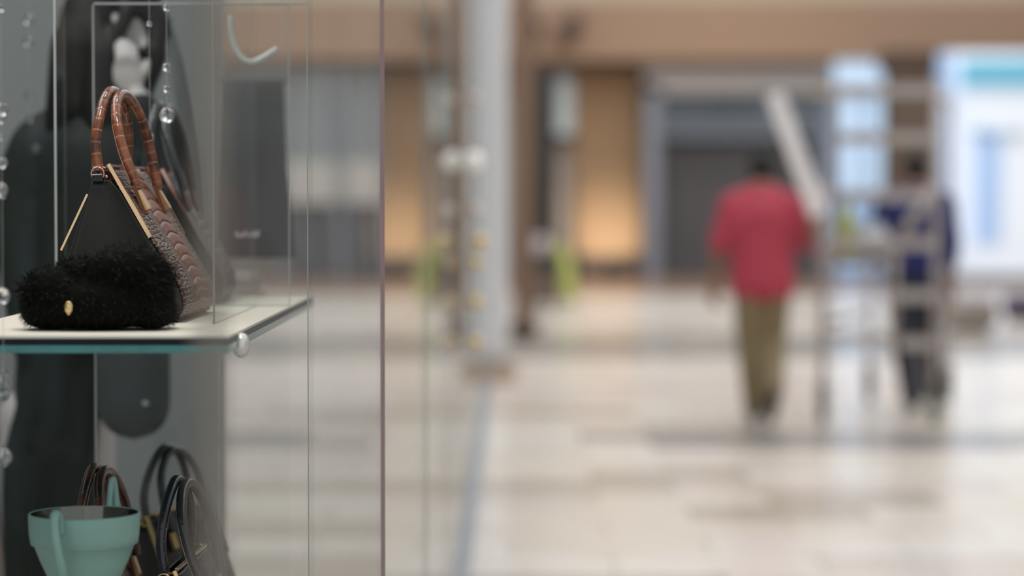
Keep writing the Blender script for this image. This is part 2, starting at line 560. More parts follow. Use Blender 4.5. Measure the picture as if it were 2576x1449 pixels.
# ================================================================== SHOP GLASS
M_JOINT = mat('joint_seal', (146, 114, 118), 0.4, var=0.1, scale=3)
M_JOINTG = mat('joint_green', (150, 160, 156), 0.3, var=0.1, scale=3)
GX = -0.19
t = thing('window_1', 'large shop window pane nearest to the camera', 'window', (GX, 1.5, 0), kind='structure')
obj('sheet', bx(-0.0025, 0.0025, 0.0, 1.99, 0.031, 3.1), G_NEAR, t)
obj('polished_edge', bx(-0.006, 0.006, -0.004, 0.0, 0.0, 3.1), mat('edge_warm', (128, 120, 108), 0.3), t)
obj('joint', bx(-0.003, 0.003, 1.992, 2.004, 0.0, 3.1), M_JOINT, t)
d0 = 3.51
for i, (d1, lab) in enumerate(((5.25, 'second shop window pane beyond the dark vertical joint'), (7.0, 'third shop window pane of the run'),
                               (9.5, 'fourth shop window pane of the run'), (17.6, 'farthest shop window pane before the grey column'))):
    t = thing('window_%d' % (i + 2), lab, 'window', (GX, d0, 0), kind='structure')
    obj('sheet', bx(-0.0025, 0.0025, 0.0, d1 - d0 - 0.02, 0.031, 3.1), G_FAR, t)
    obj('joint', bx(-0.004, 0.003, d1 - d0 - 0.018, d1 - d0 - 0.002, 0.0, 3.1), [M_JOINTG, STEEL, M_JOINTG, STEEL][i], t)
    d0 = d1
tag(obj('trim_track', bx(GX - 0.035, GX + 0.035, 1.5, 18.2, 0.0005, 0.03, 0.004), mat('track_grey', (120, 128, 138), 0.45, var=0.08, scale=1)), 'blue grey floor track under the run of shop window panes', 'track', kind='structure')
# glass fin
t = thing('glass_fin', 'slim upright glass fin bracing the nearest shop window', 'glass fin', (-0.31, 3.62, 0))
obj('blade', bx(-0.001, 0.001, 0.0, 0.10, 0.0, 3.1), G_CLEAR, t)
obj('polished_edge', bx(-0.0008, 0.0008, -0.002, 0.0, 0.0, 3.1), mat('fin_edge', (150, 160, 152), 0.3), t)

# ================================================================== DISPLAY CASE
SZ = 1.22
SX0, SX1, SY0, SY1 = -0.815, -0.392, 3.30, 4.70
LZ = 0.61
M_SHELFW = mat('shelf_white', (232, 226, 212), 0.5, var=0.03, scale=3)
M_TEALG = mat('green_glass', (8, 128, 124), 0.08, trans=0.1, var=0.35, scale=30, spec=0.9)
t = thing('display_plinth', 'low pale display plinth carrying the lower row of handbags', 'plinth', (-0.6, 4.0, 0))
obj('body', bx(SX0 + 0.6, SX1 + 0.6, -0.78, 0.7, 0, LZ - 0.02), mat('plinth_grey', (150, 150, 146), 0.6), t)
obj('top_board', bx(SX0 + 0.59, SX1 + 0.6, -0.79, 0.71, LZ - 0.02, LZ), M_SHELFW, t)

t = thing('glass_shelf', 'white topped display shelf with a teal green glass front edge', 'shelf', (SX0, SY0, SZ))
w, dp = SX1 - SX0, SY1 - SY0
obj('glass_slab', bx(0, w, -0.012, dp, -0.023, -0.0125), M_TEALG, t)
obj('shadow_layer', bx(0.002, w - 0.002, 0, dp, -0.0125, -0.0035), mat('shadow_dark', (34, 30, 44), 0.9), t)  # dark layer painted for the shadow under the board's overhang
obj('top_panel', bx(0, w, 0, dp, -0.0035, 0), M_SHELFW, t)
for yy in (0.12,):
    obj('clamp', ell(NB(), (w + 0.003, yy, -0.02), (0.013, 0.016, 0.018)), mat('chrome_bright', (238, 236, 232), 0.25, metal=0.6), t, True)
c = P(188, 856, 3.288)


def panel_x(name, label, y, x0, x1, z0, z1, edges):
    """glass sheet across the view"""
    e = thing(name, label, 'glass screen', (x0, y, z0))
    obj('sheet', bx(0, x1 - x0, -0.003, 0.003, 0, z1 - z0), G_CLEAR, e)
    if 'l' in edges: obj('polished_edge', bx(-0.0025, 0.0, -0.0035, 0.0035, 0, z1 - z0), G_EDGE, e)
    if 'r' in edges: obj('polished_edge', bx(x1 - x0, x1 - x0 + 0.0015, -0.0035, 0.0035, 0, z1 - z0), G_EDGE, e)
    if 't' in edges: obj('polished_edge', bx(0, x1 - x0 + 0.03, -0.0035, 0.0035, z1 - z0, z1 - z0 + 0.004), G_EDGE, e)
    if 'b' in edges: obj('polished_edge', bx(0, x1 - x0, -0.0035, 0.0035, 0, 0.002), G_EDGE, e)
    return e


xl, xr, zt_ = P(240, 600, 4.23).x, P(727, 600, 4.23).x, P(500, 12, 4.23).z
panel_x('glass_screen', 'upright glass sheet standing across the shelf behind the brown handbag', 4.23, xl, xr, SZ, zt_, 'lrtb')
panel_x('glass_screen', 'lower glass sheet propping the shelf behind the small handbags', 4.23, xl, xr, LZ, SZ - 0.023, 'l')
e = thing('glass_screen', 'glass side sheet edge-on between shelf and window, right of the brown bag', 'glass screen', (-0.452, 3.615, SZ))
obj('sheet', bx(-0.0025, 0.0025, 0, 0.60, 0, 0.75), G_CLEAR, e)
obj('polished_edge', bx(-0.0015, 0.0015, -0.002, 0, 0, 0.75), mat('edge_grey', (140, 138, 128), 0.3), e)
xq = P(140, 400, 4.0).x
e = thing('glass_screen', 'narrow tall glass sheet left of the brown handbag with a bright edge', 'glass screen', (xq, 4.0, SZ))
obj('sheet', bx(-0.0015, 0.0015, 0, 0.10, 0, 0.75), G_CLEAR, e)
obj('polished_edge', bx(-0.002, 0.002, -0.002, 0, 0, 0.75), G_EDGE, e)

# display spotlights in the shop ceiling
for (x, y, pw, tx, ty, tz, lab) in ((-0.36, 3.05, 50, -0.60, 3.78, 1.38, 'track spotlight in the shop ceiling aimed at the brown handbag'),
                                    (-0.45, 4.35, 16, -0.60, 3.8, 1.2, 'track spotlight in the shop ceiling behind the glass shelf')):
    s = thing('track_spotlight', lab, 'spotlight', (x, y, 3.2))
    dv = (Vector((tx, ty, tz)) - Vector((x, y, 3.05))).normalized()
    obj('stem', rod(NB(), (0, 0, 0), (0, 0, -0.1), 0.012), M_BLACK, s)
    obj('can', tube(NB(), [Vector((0, 0, -0.12)) - dv * 0.06, Vector((0, 0, -0.12)) + dv * 0.08], 0.045, 16), M_BLACK, s)
    l = bpy.data.lights.new('track_spotlight_lamp', 'SPOT'); l.energy = pw; l.spot_size = 0.75; l.spot_blend = 0.6; l.shadow_soft_size = 0.04; l.color = (1, 0.95, 0.88)
    lo = bpy.data.objects.new('track_spotlight_lamp', l); COL.objects.link(lo); lo.parent = s
    lo.location = Vector((0, 0, -0.12)) + dv * 0.10
    lo.rotation_euler = dv.to_track_quat('-Z', 'Y').to_euler()

# unseen light panel added to brighten the back wall and display
t = thing('fill_panel', 'unseen light panel added to brighten the shop display', 'fill light', (-1.5, 4.2, 3.2))
obj('frame', bx(-0.64, 0.64, -1.24, 1.24, -0.03, 0.0), M_OFFW, t)
obj('diffuser', bx(-0.6, 0.6, -1.2, 1.2, -0.034, -0.03), mat('diffuser_white', (250, 250, 246), 0.5, emit=1.0), t)
l = bpy.data.lights.new('fill_panel_lamp', 'AREA'); l.shape = 'RECTANGLE'; l.size, l.size_y, l.energy = 1.1, 2.3, 21
lo = bpy.data.objects.new('fill_panel_lamp', l); COL.objects.link(lo); lo.parent = t; lo.location = (0, 0, -0.045)

# ================================================================== HANDBAGS
def attr_mat(name, groove, scale_a, scale_b, rough=0.3, scute=None, nscale=55, coat=0.05):
    """embossed leather: tone of the raised scales against the grooves paled for antique wear and painted highlights, belly scutes in a tone of their own"""
    m = bpy.data.materials.new(name); m.use_nodes = True
    nt = m.node_tree; b = nt.nodes['Principled BSDF']
    at = nt.nodes.new('ShaderNodeAttribute'); at.attribute_name = 'groove'
    tc = nt.nodes.new('ShaderNodeTexCoord'); no = nt.nodes.new('ShaderNodeTexNoise'); no.inputs['Scale'].default_value = nscale; no.inputs['Detail'].default_value = 5
    nt.links.new(tc.outputs['Object'], no.inputs['Vector'])
    m1 = nt.nodes.new('ShaderNodeMix'); m1.data_type = 'RGBA'
    m1.inputs[6].default_value = lin(scale_a) + (1,); m1.inputs[7].default_value = lin(scale_b) + (1,)
    cr = nt.nodes.new('ShaderNodeMapRange'); cr.inputs[1].default_value = 0.35; cr.inputs[2].default_value = 0.65
    nt.links.new(no.outputs['Fac'], cr.inputs[0]); nt.links.new(cr.outputs[0], m1.inputs[0])
    last = m1.outputs[2]
    if scute:
        a2 = nt.nodes.new('ShaderNodeAttribute'); a2.attribute_name = 'scute'
        m3 = nt.nodes.new('ShaderNodeMix'); m3.data_type = 'RGBA'; m3.inputs[7].default_value = lin(scute) + (1,)
        nt.links.new(a2.outputs['Fac'], m3.inputs[0]); nt.links.new(last, m3.inputs[6]); last = m3.outputs[2]
    m2 = nt.nodes.new('ShaderNodeMix'); m2.data_type = 'RGBA'
    m2.inputs[7].default_value = lin(groove) + (1,)
    nt.links.new(at.outputs['Fac'], m2.inputs[0]); nt.links.new(last, m2.inputs[6])
    nt.links.new(m2.outputs[2], b.inputs['Base Color'])
    b.inputs['Roughness'].default_value = rough; b.inputs['Coat Weight'].default_value = coat; b.inputs['Coat Roughness'].default_value = 0.18; b.inputs['Specular IOR Level'].default_value = 0.28 if coat < 0.2 else 0.5
    return m


M_CROC = attr_mat('croc_brown', (206, 156, 128), (38, 28, 27), (78, 52, 45), 0.36, scute=(150, 76, 46))
M_CROCB = attr_mat('croc_black', (70, 66, 64), (16, 16, 20), (40, 40, 46), 0.3)
M_CROCD = attr_mat('croc_dark_brown', (120, 90, 76), (34, 24, 22), (84, 58, 48), 0.3)
M_HBROWN = attr_mat('handle_brown', (190, 132, 98), (66, 36, 25), (144, 84, 54), 0.24, nscale=34, coat=0.3)
M_HDARK = noise_mix('handle_umber', [(0.3, (36, 22, 18)), (0.6, (92, 52, 40)), (0.8, (116, 84, 70))], scale=18, rough=0.25, coat=0.4)
M_HBLACK = mat('handle_black', (34, 34, 38), 0.28, var=0.2, scale=20, coat=0.3)
M_LBLACK = mat('leather_black', (30, 31, 28), 0.5, var=0.12, scale=40, bump=0.15, bscale=400)
M_STITCH = mat('stitch', (196, 150, 128), 0.35, var=0.1)
M_STITCHG = mat('stitch_grey', (170, 168, 164), 0.35, var=0.1)
M_TABBR = mat('tab_brown', (120, 74, 46), 0.4, var=0.2, scale=30)


def croc_face(NS, NT, seed=3):
    """height and groove of an embossed crocodile skin on a unit square (s along length, t from top to hem)"""
    rg = np.random.RandomState(seed)
    s = np.linspace(0, 1, NS)[None, :].repeat(NT, 0); t = np.linspace(0, 1, NT)[:, None].repeat(NS, 1)
    h = np.zeros_like(s); g = np.zeros_like(s)
    c = 0.56
    a = np.abs(s - c)
    # belly scutes
    hw = 0.17
    n = 13
    r = t * n + 0.30 * np.cos(np.clip(a / hw, 0, 1) * PI / 2)
    f = r - np.floor(r)
    e = np.minimum(f, 1 - f)
    gro = np.clip(1 - e / 0.07, 0, 1)
    rib = 0.5 + 0.5 * np.cos(2 * PI * (s - c) / hw * 3.0 + np.floor(r) * 1.7)
    hb = np.clip(e / 0.22, 0, 1) ** 0.6 * (0.55 + 0.45 * rib ** 1.5)
    gb = gro * 0.9
    # flank cells: jittered worley
    def worley(sx, sy, off):
        u, v = s * sx + off, t * sy + off
        iu, iv = np.floor(u).astype(int), np.floor(v).astype(int)
        jx = rg.rand(80, 80); jy = rg.rand(80, 80)
        f1 = np.full_like(s, 9.0); f2 = np.full_like(s, 9.0)
        for du in (-1, 0, 1):
            for dv in (-1, 0, 1):
                cu, cv = iu + du, iv + dv
                dd = np.hypot(u - cu - 0.15 - 0.7 * jx[cu % 80, cv % 80], v - cv - 0.15 - 0.7 * jy[cu % 80, cv % 80])
                m = dd < f1
                f2 = np.where(m, f1, np.minimum(f2, dd)); f1 = np.where(m, dd, f1)
        return f2 - f1
    e1 = worley(58, 62, 2.3); e2 = worley(10, 34, 5.1)
    h1 = np.clip(e1 / 0.35, 0, 1) ** 0.6 * 0.32; g1 = np.clip(1 - e1 / 0.20, 0, 1) * 0.8
    h2 = np.clip(e2 / 0.25, 0, 1) ** 0.6 * 0.8; g2 = np.clip(1 - e2 / 0.09, 0, 1)
    k = np.clip((a - 0.29) / 0.03, 0, 1)
    hf, gf = h1 * (1 - k) + h2 * k, g1 * (1 - k) + g2 * k
    q = np.clip((a - hw) / 0.015, 0, 1)
    h, g = hb * (1 - q) + hf * q, gb * (1 - q) + gf * q
    # relief dies out at the seams
    bd = np.clip(np.minimum(np.minimum(s, 1 - s) / 0.02, np.minimum(t, 1 - t) / 0.02), 0, 1)
    sc = (1 - q) * rib ** 1.4 * np.clip((e - 0.06) / 0.12, 0, 1)
    return h * bd, g, sc


def handle_path(side, L):
    y0, y1, ym = 0.18 * L, 0.77 * L, 0.475 * L
    if side > 0:
        return [(0.028, y0 - 0.001, 0.205), (0.024, y0, 0.219), (0.007, y0 + 0.002, 0.262), (-0.006, y0 + 0.016, 0.308), (-0.012, y0 + 0.05, 0.343), (-0.011, ym, 0.357),
                (-0.004, y1 - 0.045, 0.345), (0.008, y1 - 0.012, 0.308), (0.018, y1, 0.262), (0.026, y1 + 0.001, 0.219), (0.029, y1 + 0.002, 0.205)]
    return [(-0.026, y0, 0.205), (-0.030, y0, 0.228), (-0.037, y0 + 0.004, 0.272), (-0.034, y0 + 0.022, 0.318), (-0.030, y0 + 0.052, 0.349), (-0.027, ym, 0.362),
            (-0.021, y1 - 0.045, 0.346), (-0.018, y1 - 0.012, 0.302), (-0.022, y1, 0.255), (-0.030, y1, 0.220), (-0.03, y1, 0.205)]


def prof_x(side, T, W):
    """half profile of the bag end: slack right face, steeper left face, tucked hem"""
    k = W / 0.22
    tt = [0.0, 0.10, 0.28, 0.44, 0.62, 0.79, 0.90, 1.0]
    if side > 0:
        v = np.interp(T, tt, [-0.003, 0.010, 0.0345, 0.0566, 0.083, 0.105, 0.110, 0.102])
        top = -0.003
    else:
        v = -np.interp(T, tt, [0.0300, 0.0315, 0.044, 0.056, 0.070, 0.083, 0.087, 0.081])
        top = -0.030
    return top + (v - top) * k


def make_bag(label, loc, rz, croc, hand, gold, stitch, W=0.22, L=0.34, H=0.235, res=(320, 300), group=None, tag_leather=False):
    b = thing('handbag', label, 'handbag', loc, rz, group)
    tw = 0.017
    # embossed faces
    NS, NT = res
    hh, gg, ss = croc_face(NS, NT)
    for side in (1, -1):
        S = np.linspace(0, 1, NS)[None, :].repeat(NT, 0); T = np.linspace(0, 1, NT)[:, None].repeat(NS, 1)
        z = H * (1 - T) + 0.004 * T
        bulge = 0.004 * np.sin(np.clip(T, 0, 1) * PI) * np.sin(S * PI) ** 0.5
        half = prof_x(side, T, W)
        nrm = np.array([H, W / 2 - tw]) / math.hypot(H, W / 2 - tw)
        amp = bulge + hh * 0.0024
        # the hem tucks under
        tuck = np.clip((T - 0.93) / 0.07, 0, 1) ** 2 * 0.012
        X = half + side * (amp * nrm[0] - tuck * 0.3); Z = z + amp * nrm[1]
        Y = S * L
        co = np.stack([X, Y, Z], -1).reshape(-1, 3)
        idx = np.arange(NS * NT).reshape(NT, NS)
        q = np.stack([idx[:-1, :-1], idx[:-1, 1:], idx[1:, 1:], idx[1:, :-1]], -1).reshape(-1, 4)
        if side > 0: q = q[:, ::-1]
        me = bpy.data.meshes.new('face_panel'); me.from_pydata(co.tolist(), [], q.tolist())
        at = me.attributes.new('groove', 'FLOAT', 'POINT'); at.data.foreach_set('value', gg.reshape(-1).astype(np.float32))
        at = me.attributes.new('scute', 'FLOAT', 'POINT'); at.data.foreach_set('value', ss.reshape(-1).astype(np.float32))
        o = obj('face_panel', me, croc, b, True)
        if side > 0: o['label'] = 'embossed crocodile skin front face'
        so = o.modifiers.new('thickness', 'SOLIDIFY'); so.thickness = 0.003; so.offset = -1
    # gussets at both ends
    for yy, sg in ((0.004, 1), (L - 0.004, -1)):
        bm = NB(); rows = []
        NR, NC = 18, 14
        for i in range(NR + 1):
            t = i / NR
            zz = 0.004 + (H - 0.021) * (1 - t)
            xa, xb = float(prof_x(-1, (H - zz) / H, W)) - 0.0015, float(prof_x(1, (H - zz) / H, W)) - 0.002
            rnd = 0.006 * max(0.0, 1 - t / 0.10) ** 2
            xb -= rnd; xa += rnd * 0.4
            rows.append([bm.verts.new((xa + (xb - xa) * k / NC, yy - sg * 0.004 + sg * (0.012 * math.sin(PI * k / NC) * (0.3 + 0.7 * t * (1.25 - t) * 2.2)), zz)) for k in range(NC + 1)])
        for a_, b_ in zip(rows, rows[1:]):
            for k in range(NC):
                bm.faces.new((a_[k], a_[k + 1], b_[k + 1], b_[k]))
        o = obj('gusset', bm, M_LBLACK, b, True)
        so = o.modifiers.new('thickness', 'SOLIDIFY'); so.thickness = 0.003
        o['label'] = 'smooth black leather end panel'
    obj('base', bx(float(prof_x(-1, 1.0, W)) + 0.004, float(prof_x(1, 1.0, W)) - 0.004, 0.003, L - 0.003, 0.0, 0.006), M_LBLACK, b)
    # tab and ring at each end
    for yy, sg in ((0.0, -1), (L, 1)):
        cx = -0.0215
        rm = gold if gold is GOLD_Y else ROSE
        obj('ring_tab', bx(cx - 0.0085, cx + 0.0085, yy - 0.008 if sg < 0 else yy - 0.002, yy + 0.002 if sg < 0 else yy + 0.008, H - 0.019, H - 0.007, 0.0015), M_LBLACK, b)
        ring = [(cx + 0.0098 * math.cos(2 * PI * k / 28), yy + sg * 0.005, H - 0.0065 + 0.0098 * math.sin(2 * PI * k / 28)) for k in range(28)]
        obj('ring', tube(NB(), ring, 0.0013, 8, True), rm, b, True)
        obj('ring_pin', rod(NB(), (cx - 0.0075, yy + sg * 0.009, H - 0.0085), (cx + 0.0075, yy + sg * 0.009, H - 0.0080), 0.001), STEEL, b)
        obj('stud', ell(NB(), (cx + 0.0135, yy + sg * 0.004, H - 0.011), (0.0028, 0.0025, 0.0025), u=12, v=8), rm, b, True)
    # gold edge bars along the faces
    def edge_pt(side, z, y, out=0.0015):
        return Vector((float(prof_x(side, (H - z) / H, W)) + side * out, y, z))
    k = 0.092 / 0.235 * H
    nx = Vector((H, 0, 0.55 * H)).normalized()
    for yy in (-0.002, L + 0.002):
        bm = bar(NB(), edge_pt(1, H + 0.008, yy, -0.002), edge_pt(1, H - 0.104, yy), 0.0085, 0.0055, nx)
        obj('edge_bar', bm, gold if yy < 0 else M_TABBR, b)
        bm = bar(NB(), edge_pt(-1, H - 0.038, yy, 0.002), edge_pt(-1, H - 0.124, yy, 0.016), 0.003, 0.0032, Vector((-H, 0, W / 2 - tw)))
        obj('edge_bar', bm, gold, b)
    obj('clasp_bar', bar(NB(), (-0.006, 0.02, H + 0.006), (-0.004, L * 0.92, H + 0.006), 0.005, 0.004), gold if gold is GOLD_Y else ROSE, b)
    obj('clasp_bar', bar(NB(), (-0.016, 0.004, H + 0.003), (-0.002, 0.0, H + 0.004), 0.004, 0.003), gold if gold is GOLD_Y else ROSE, b)
    # handle plates with leather tabs
    for side in (1, -1):
        for yy in (0.18 * L, 0.77 * L):
            so_ = 0.014 if side > 0 else 0.002
            p0, p1 = edge_pt(side, H - 0.033, yy, so_), edge_pt(side, H - 0.062, yy, so_)
            nn = Vector((H, 0, 0.55 * H)).normalized() if side > 0 else Vector((-H, 0, 0.3 * H)).normalized()
            up = obj('handle_tab', bar(NB(), p0 - nn * 0.006 + Vector((0, 0, 0.012)), p1 - nn * 0.006 - Vector((0, 0, 0.004)), 0.024, 0.006, nn), M_TABBR if hand is not M_HBLACK else M_LBLACK, b)
            bm = bar(NB(), p0, p1, 0.022, 0.008, nn)
            bmesh.ops.bevel(bm, geom=list(bm.edges), offset=0.001, segments=2, affect='EDGES')
            obj('handle_plate', bm, gold, up)
    # handles: rolled leather with crimped bands, stitching along the inside
    for side in (1, -1):
        path = catmull(handle_path(side, L), 10)
        n = len(path)
        def rf(u):
            w_ = (u * 26) % 1.0
            notch = 0.0005 * max(0, 1 - abs(w_ - 0.5) / 0.07)
            end = 0.0012 * (1 if min(u, 1 - u) < 0.06 else 0)
            return 0.0082 - notch - end
        fine = []
        for a_, b_ in zip(path, path[1:]):
            fine += [a_, a_.lerp(b_, 0.33), a_.lerp(b_, 0.66)]
        fine.append(path[-1])
        ho = obj('handle', tube(NB(), fine, 0.008, 16, rfun=rf), hand, b, True)
        nf = len(fine)
        gv = np.repeat([max(0.0, 1 - abs(((i / (nf - 1)) * 26) % 1.0 - 0.5) / 0.06) for i in range(nf)], 16).astype(np.float32)
        at = ho.data.attributes.new('groove', 'FLOAT', 'POINT'); at.data.foreach_set('value', gv)
        bm = NB()
        for q in range(int(n * 0.10), int(n * 0.90)):
            for fr in (0.0, 0.5):
                p = path[q].lerp(path[q + 1], fr)
                off = Vector((0.0060 * (-side), -0.0045 if q < n / 2 else 0.0045, -0.003))
                ell(bm, p + off, (0.0012, 0.0014, 0.0019), u=6, v=4)
        obj('stitching', bm, stitch, ho)
    if tag_leather:
        o = obj('leather_tag', bx(0.0, 0.028, -0.012, -0.008, H - 0.026, H - 0.002, 0.001), mat('tag_grey', (104, 102, 104), 0.5), b)
        bm = NB()
        for k in range(9):
            for zz in (H - 0.024, H - 0.004):
                ell(bm, (0.002 + k * 0.003, -0.0125, zz), (0.001, 0.0006, 0.0006), u=6, v=4)
        obj('stitching', bm, M_STITCHG, o)
    return b


make_bag('brown crocodile embossed handbag with rolled handles on the upper glass shelf', (-0.612, 3.655, SZ), math.radians(-0.6), M_CROC, M_HBROWN, GOLD, M_STITCH)
make_bag('dim black handbag on the shelf behind the glass sheet, behind the brown handbag', (-0.622, 4.28, SZ), math.radians(1.0), M_CROCB, M_HBLACK, ROSE, M_STITCHG, W=0.20, L=0.26, res=(70, 80))
make_bag('dark brown handbag half hidden behind the mint cup', (P(282, 1250, 3.86).x, 3.72, LZ), math.radians(1.5), M_CROCD, M_HDARK, GOLD, M_STITCH, W=0.13, L=0.32, res=(70, 80), group='handbags on the lower plinth')
make_bag('black handbag with gold bars farthest back in the lower row', (P(395, 1200, 4.40).x, 4.30, LZ), math.radians(-16), M_CROCB, M_HBLACK, GOLD_Y, M_STITCHG, W=0.14, L=0.30, res=(70, 80), group='handbags on the lower plinth').scale = (0.93, 0.93, 0.93)
make_bag('black handbag with stitched leather tag nearest the shop glass in the lower row', (P(462, 1300, 3.62).x, 3.56, LZ), math.radians(-2), M_CROCB, M_HBLACK, GOLD_Y, M_STITCHG, W=0.13, L=0.30, res=(70, 80), group='handbags on the lower plinth', tag_leather=True)

# ================================================================== FUR POUCH
M_FUR = mat('fur_black', (9, 9, 8), 0.6, var=0.4, scale=30, spec=0.15)
M_FURD = mat('pouch_black', (6, 6, 5), 0.9, var=0.3, scale=20, spec=0.1)
c = P(255, 822, 3.50)
t = thing('fur_pouch', 'small black fur pouch with a gold emblem, in front of the brown handbag', 'pouch', (c.x, 3.47, SZ))
lumps = [((0.0, 0, 0.038), (0.106, 0.066, 0.038)), ((0.040, 0.01, 0.078), (0.070, 0.058, 0.044)), ((0.070, 0.01, 0.052), (0.042, 0.058, 0.052)),
         ((-0.060, 0, 0.046), (0.054, 0.055, 0.046)), ((-0.02, 0.02, 0.082), (0.05, 0.04, 0.020)), ((-0.076, 0, 0.026), (0.036, 0.058, 0.026)),
         ((0.082, 0, 0.026), (0.034, 0.058, 0.026)), ((0.0, -0.01, 0.024), (0.104, 0.060, 0.024)), ((-0.09, 0, 0.05), (0.022, 0.05, 0.03))]
bm = NB()
for cc, rr in lumps: ell(bm, cc, rr)
fuse(obj('body', bm, M_FURD, t), 0.006, 8)
vs, fs = [], []
rf_ = random.Random(5)
for q in range(9000):
    cc, rr = rf_.choice(lumps)
    th, ph = rf_.random() * 2 * PI, math.acos(1 - 2 * rf_.random())
    nv = Vector((math.sin(ph) * math.cos(th), math.sin(ph) * math.sin(th), math.cos(ph)))
    p = Vector((cc[0] + nv.x * rr[0], cc[1] + nv.y * rr[1], cc[2] + nv.z * rr[2]))
    if p.z < 0.006: continue
    if any(sum(((p[i] - c2[i]) / r2[i]) ** 2 for i in range(3)) < 0.86 for c2, r2 in lumps): continue
    n2 = Vector((nv.x / rr[0], nv.y / rr[1], nv.z / rr[2])).normalized()
    top = p.z > 0.055
    ln = (0.008 + 0.010 * rf_.random()) if top else 0.005 + 0.005 * rf_.random()
    comb = Vector((0.5, -0.2, -0.6)) if top else Vector((0.2, 0, -0.9))
    tip = p + (n2 * 0.55 + comb * 0.5 + Vector((rf_.uniform(-.35, .35), rf_.uniform(-.35, .35), rf_.uniform(-.3, .3)))).normalized() * ln
    if tip.z < 0.0005: tip.z = 0.0005
    sd = n2.cross(tip - p)
    if sd.length < 1e-8: continue
    sd = sd.normalized() * 0.0007
    i = len(vs); vs += [tuple(p - sd), tuple(p + sd), tuple(tip)]; fs.append((i, i + 1, i + 2))
me = bpy.data.meshes.new('fur'); me.from_pydata(vs, [], fs)
tag(obj('fur', me, M_FUR, t), kind='stuff')
e = P(172, 776, 3.40)
obj('emblem', lathe(NB(), [(0.001, -0.010), (0.005, -0.004), (0.0065, 0.004), (0.004, 0.009), (0.001, 0.010)], (e.x - c.x, -0.068, e.z - SZ), 12, sy=0.4), GOLD_Y, t, True)

# ================================================================== MINT CUP
M_MINT = mat('mint_frosted', (146, 190, 180), 0.42, var=0.05, scale=6, trans=0.12)
M_LINING = mat('mirror_lining', (104, 104, 98), 0.08, metal=1.0, var=0.2, scale=10)
RC = 0.0795
c = P(212, 1291, 3.43)
ZR = c.z - LZ
t = thing('cup', 'frosted mint green two handled cup in front of the lower handbags', 'cup', (c.x, 3.43, LZ))
prof = [(0.030, ZR - 0.125), (0.033, ZR - 0.118), (0.050, ZR - 0.098), (0.064, ZR - 0.066), (0.0715, ZR - 0.046), (0.0725, ZR - 0.0455), (0.0765, ZR - 0.043), (0.0785, ZR - 0.030), (0.0795, ZR - 0.012), (0.0795, ZR), (0.0780, ZR + 0.0012), (0.0765, ZR)]
obj('bowl', lathe(NB(), prof, seg=64, capt=False), M_MINT, t, True)
obj('lining', lathe(NB(), [(0.004, ZR - 0.118), (0.030, ZR - 0.114), (0.047, ZR - 0.096), (0.061, ZR - 0.066), (0.072, ZR - 0.035), (0.0765, ZR)], seg=64, capb=True, capt=False), M_LINING, t, True)
obj('stem', lathe(NB(), [(0.055, 0.0), (0.055, 0.008), (0.02, 0.02), (0.014, 0.05), (0.014, ZR - 0.16), (0.028, ZR - 0.128), (0.03, ZR - 0.124)], seg=32), M_MINT, t, True)
# front and rear handles: flat ears rising above the rim
hf = [(-0.020, -0.071, ZR - 0.098), (-0.014, -0.098, ZR - 0.072), (-0.020, -0.108, ZR - 0.030), (-0.024, -0.102, ZR + 0.002), (-0.023, -0.092, ZR + 0.013), (-0.021, -0.082, ZR + 0.004), (-0.02, -0.078, ZR - 0.02)]
obj('handle', tube(NB(), catmull(hf, 8), 0.0065, 12, flat=0.7), M_MINT, t, True)
hb = [(0.020, 0.078, ZR - 0.03), (0.022, 0.086, ZR + 0.01), (0.024, 0.094, ZR + 0.034), (0.026, 0.104, ZR + 0.030), (0.028, 0.108, ZR - 0.01), (0.024, 0.100, ZR - 0.05), (0.02, 0.072, ZR - 0.085)]
obj('handle', tube(NB(), catmull(hb, 8), 0.0065, 12, flat=0.7), M_MINT, t, True)

# ================================================================== CRYSTAL STRANDS
def strand(label, px, d, beads, top=3.19, thread=True):
    """beads: (row, radius, elongation)"""
    x0 = P(px, 500, d).x
    zs = [P(px, b[0], d).z for b in beads]
    e = thing('crystal_strand', label, 'crystal strand', (x0, d, min(zs)), group='crystal strands hanging in the window display')
    if thread:
        obj('thread', rod(NB(), (0, 0, 0), (0, 0, top - min(zs)), 0.0004, 5), M_THREAD, e)
    for (py, r, el), z in zip(beads, zs):
        bm = NB()
        bmesh.ops.create_icosphere(bm, subdivisions=2, radius=1.0, matrix=Matrix.Translation((0, 0, z - min(zs))) @ Matrix.Diagonal((r, r, r * el, 1)))
        obj('bead', bm, M_CRYSTAL, e)
    return e


strand('crystal bead strand with a teardrop end hanging at the left edge of the photo', 5, 3.24,
       [(-40, .007, 1), (20, .006, 1), (275, .010, 1.1), (300, .007, 1), (345, .005, 1), (410, .008, 1.1), (480, .008, 1.5), (745, .010, 1.2), (960, .009, 1.9), (995, .008, 1), (1150, .011, 1.25)])
strand('blurred crystal strand hanging left of the dark mannequin', 76, 4.9, [(-30, .008, 1), (50, .011, 1), (105, .011, 1), (240, .009, 1), (300, .008, 1)])
strand('crystal strand hanging above the brown handbag ending in a large round bead', 421, 4.08, [(20, .006, 1), (170, .008, 1), (225, .007, 1), (290, .0135, 1.05)])
strand('crystal strand with a single bead beside the brown handles', 378, 4.12, [(60, .005, 1), (346, .008, 1)])

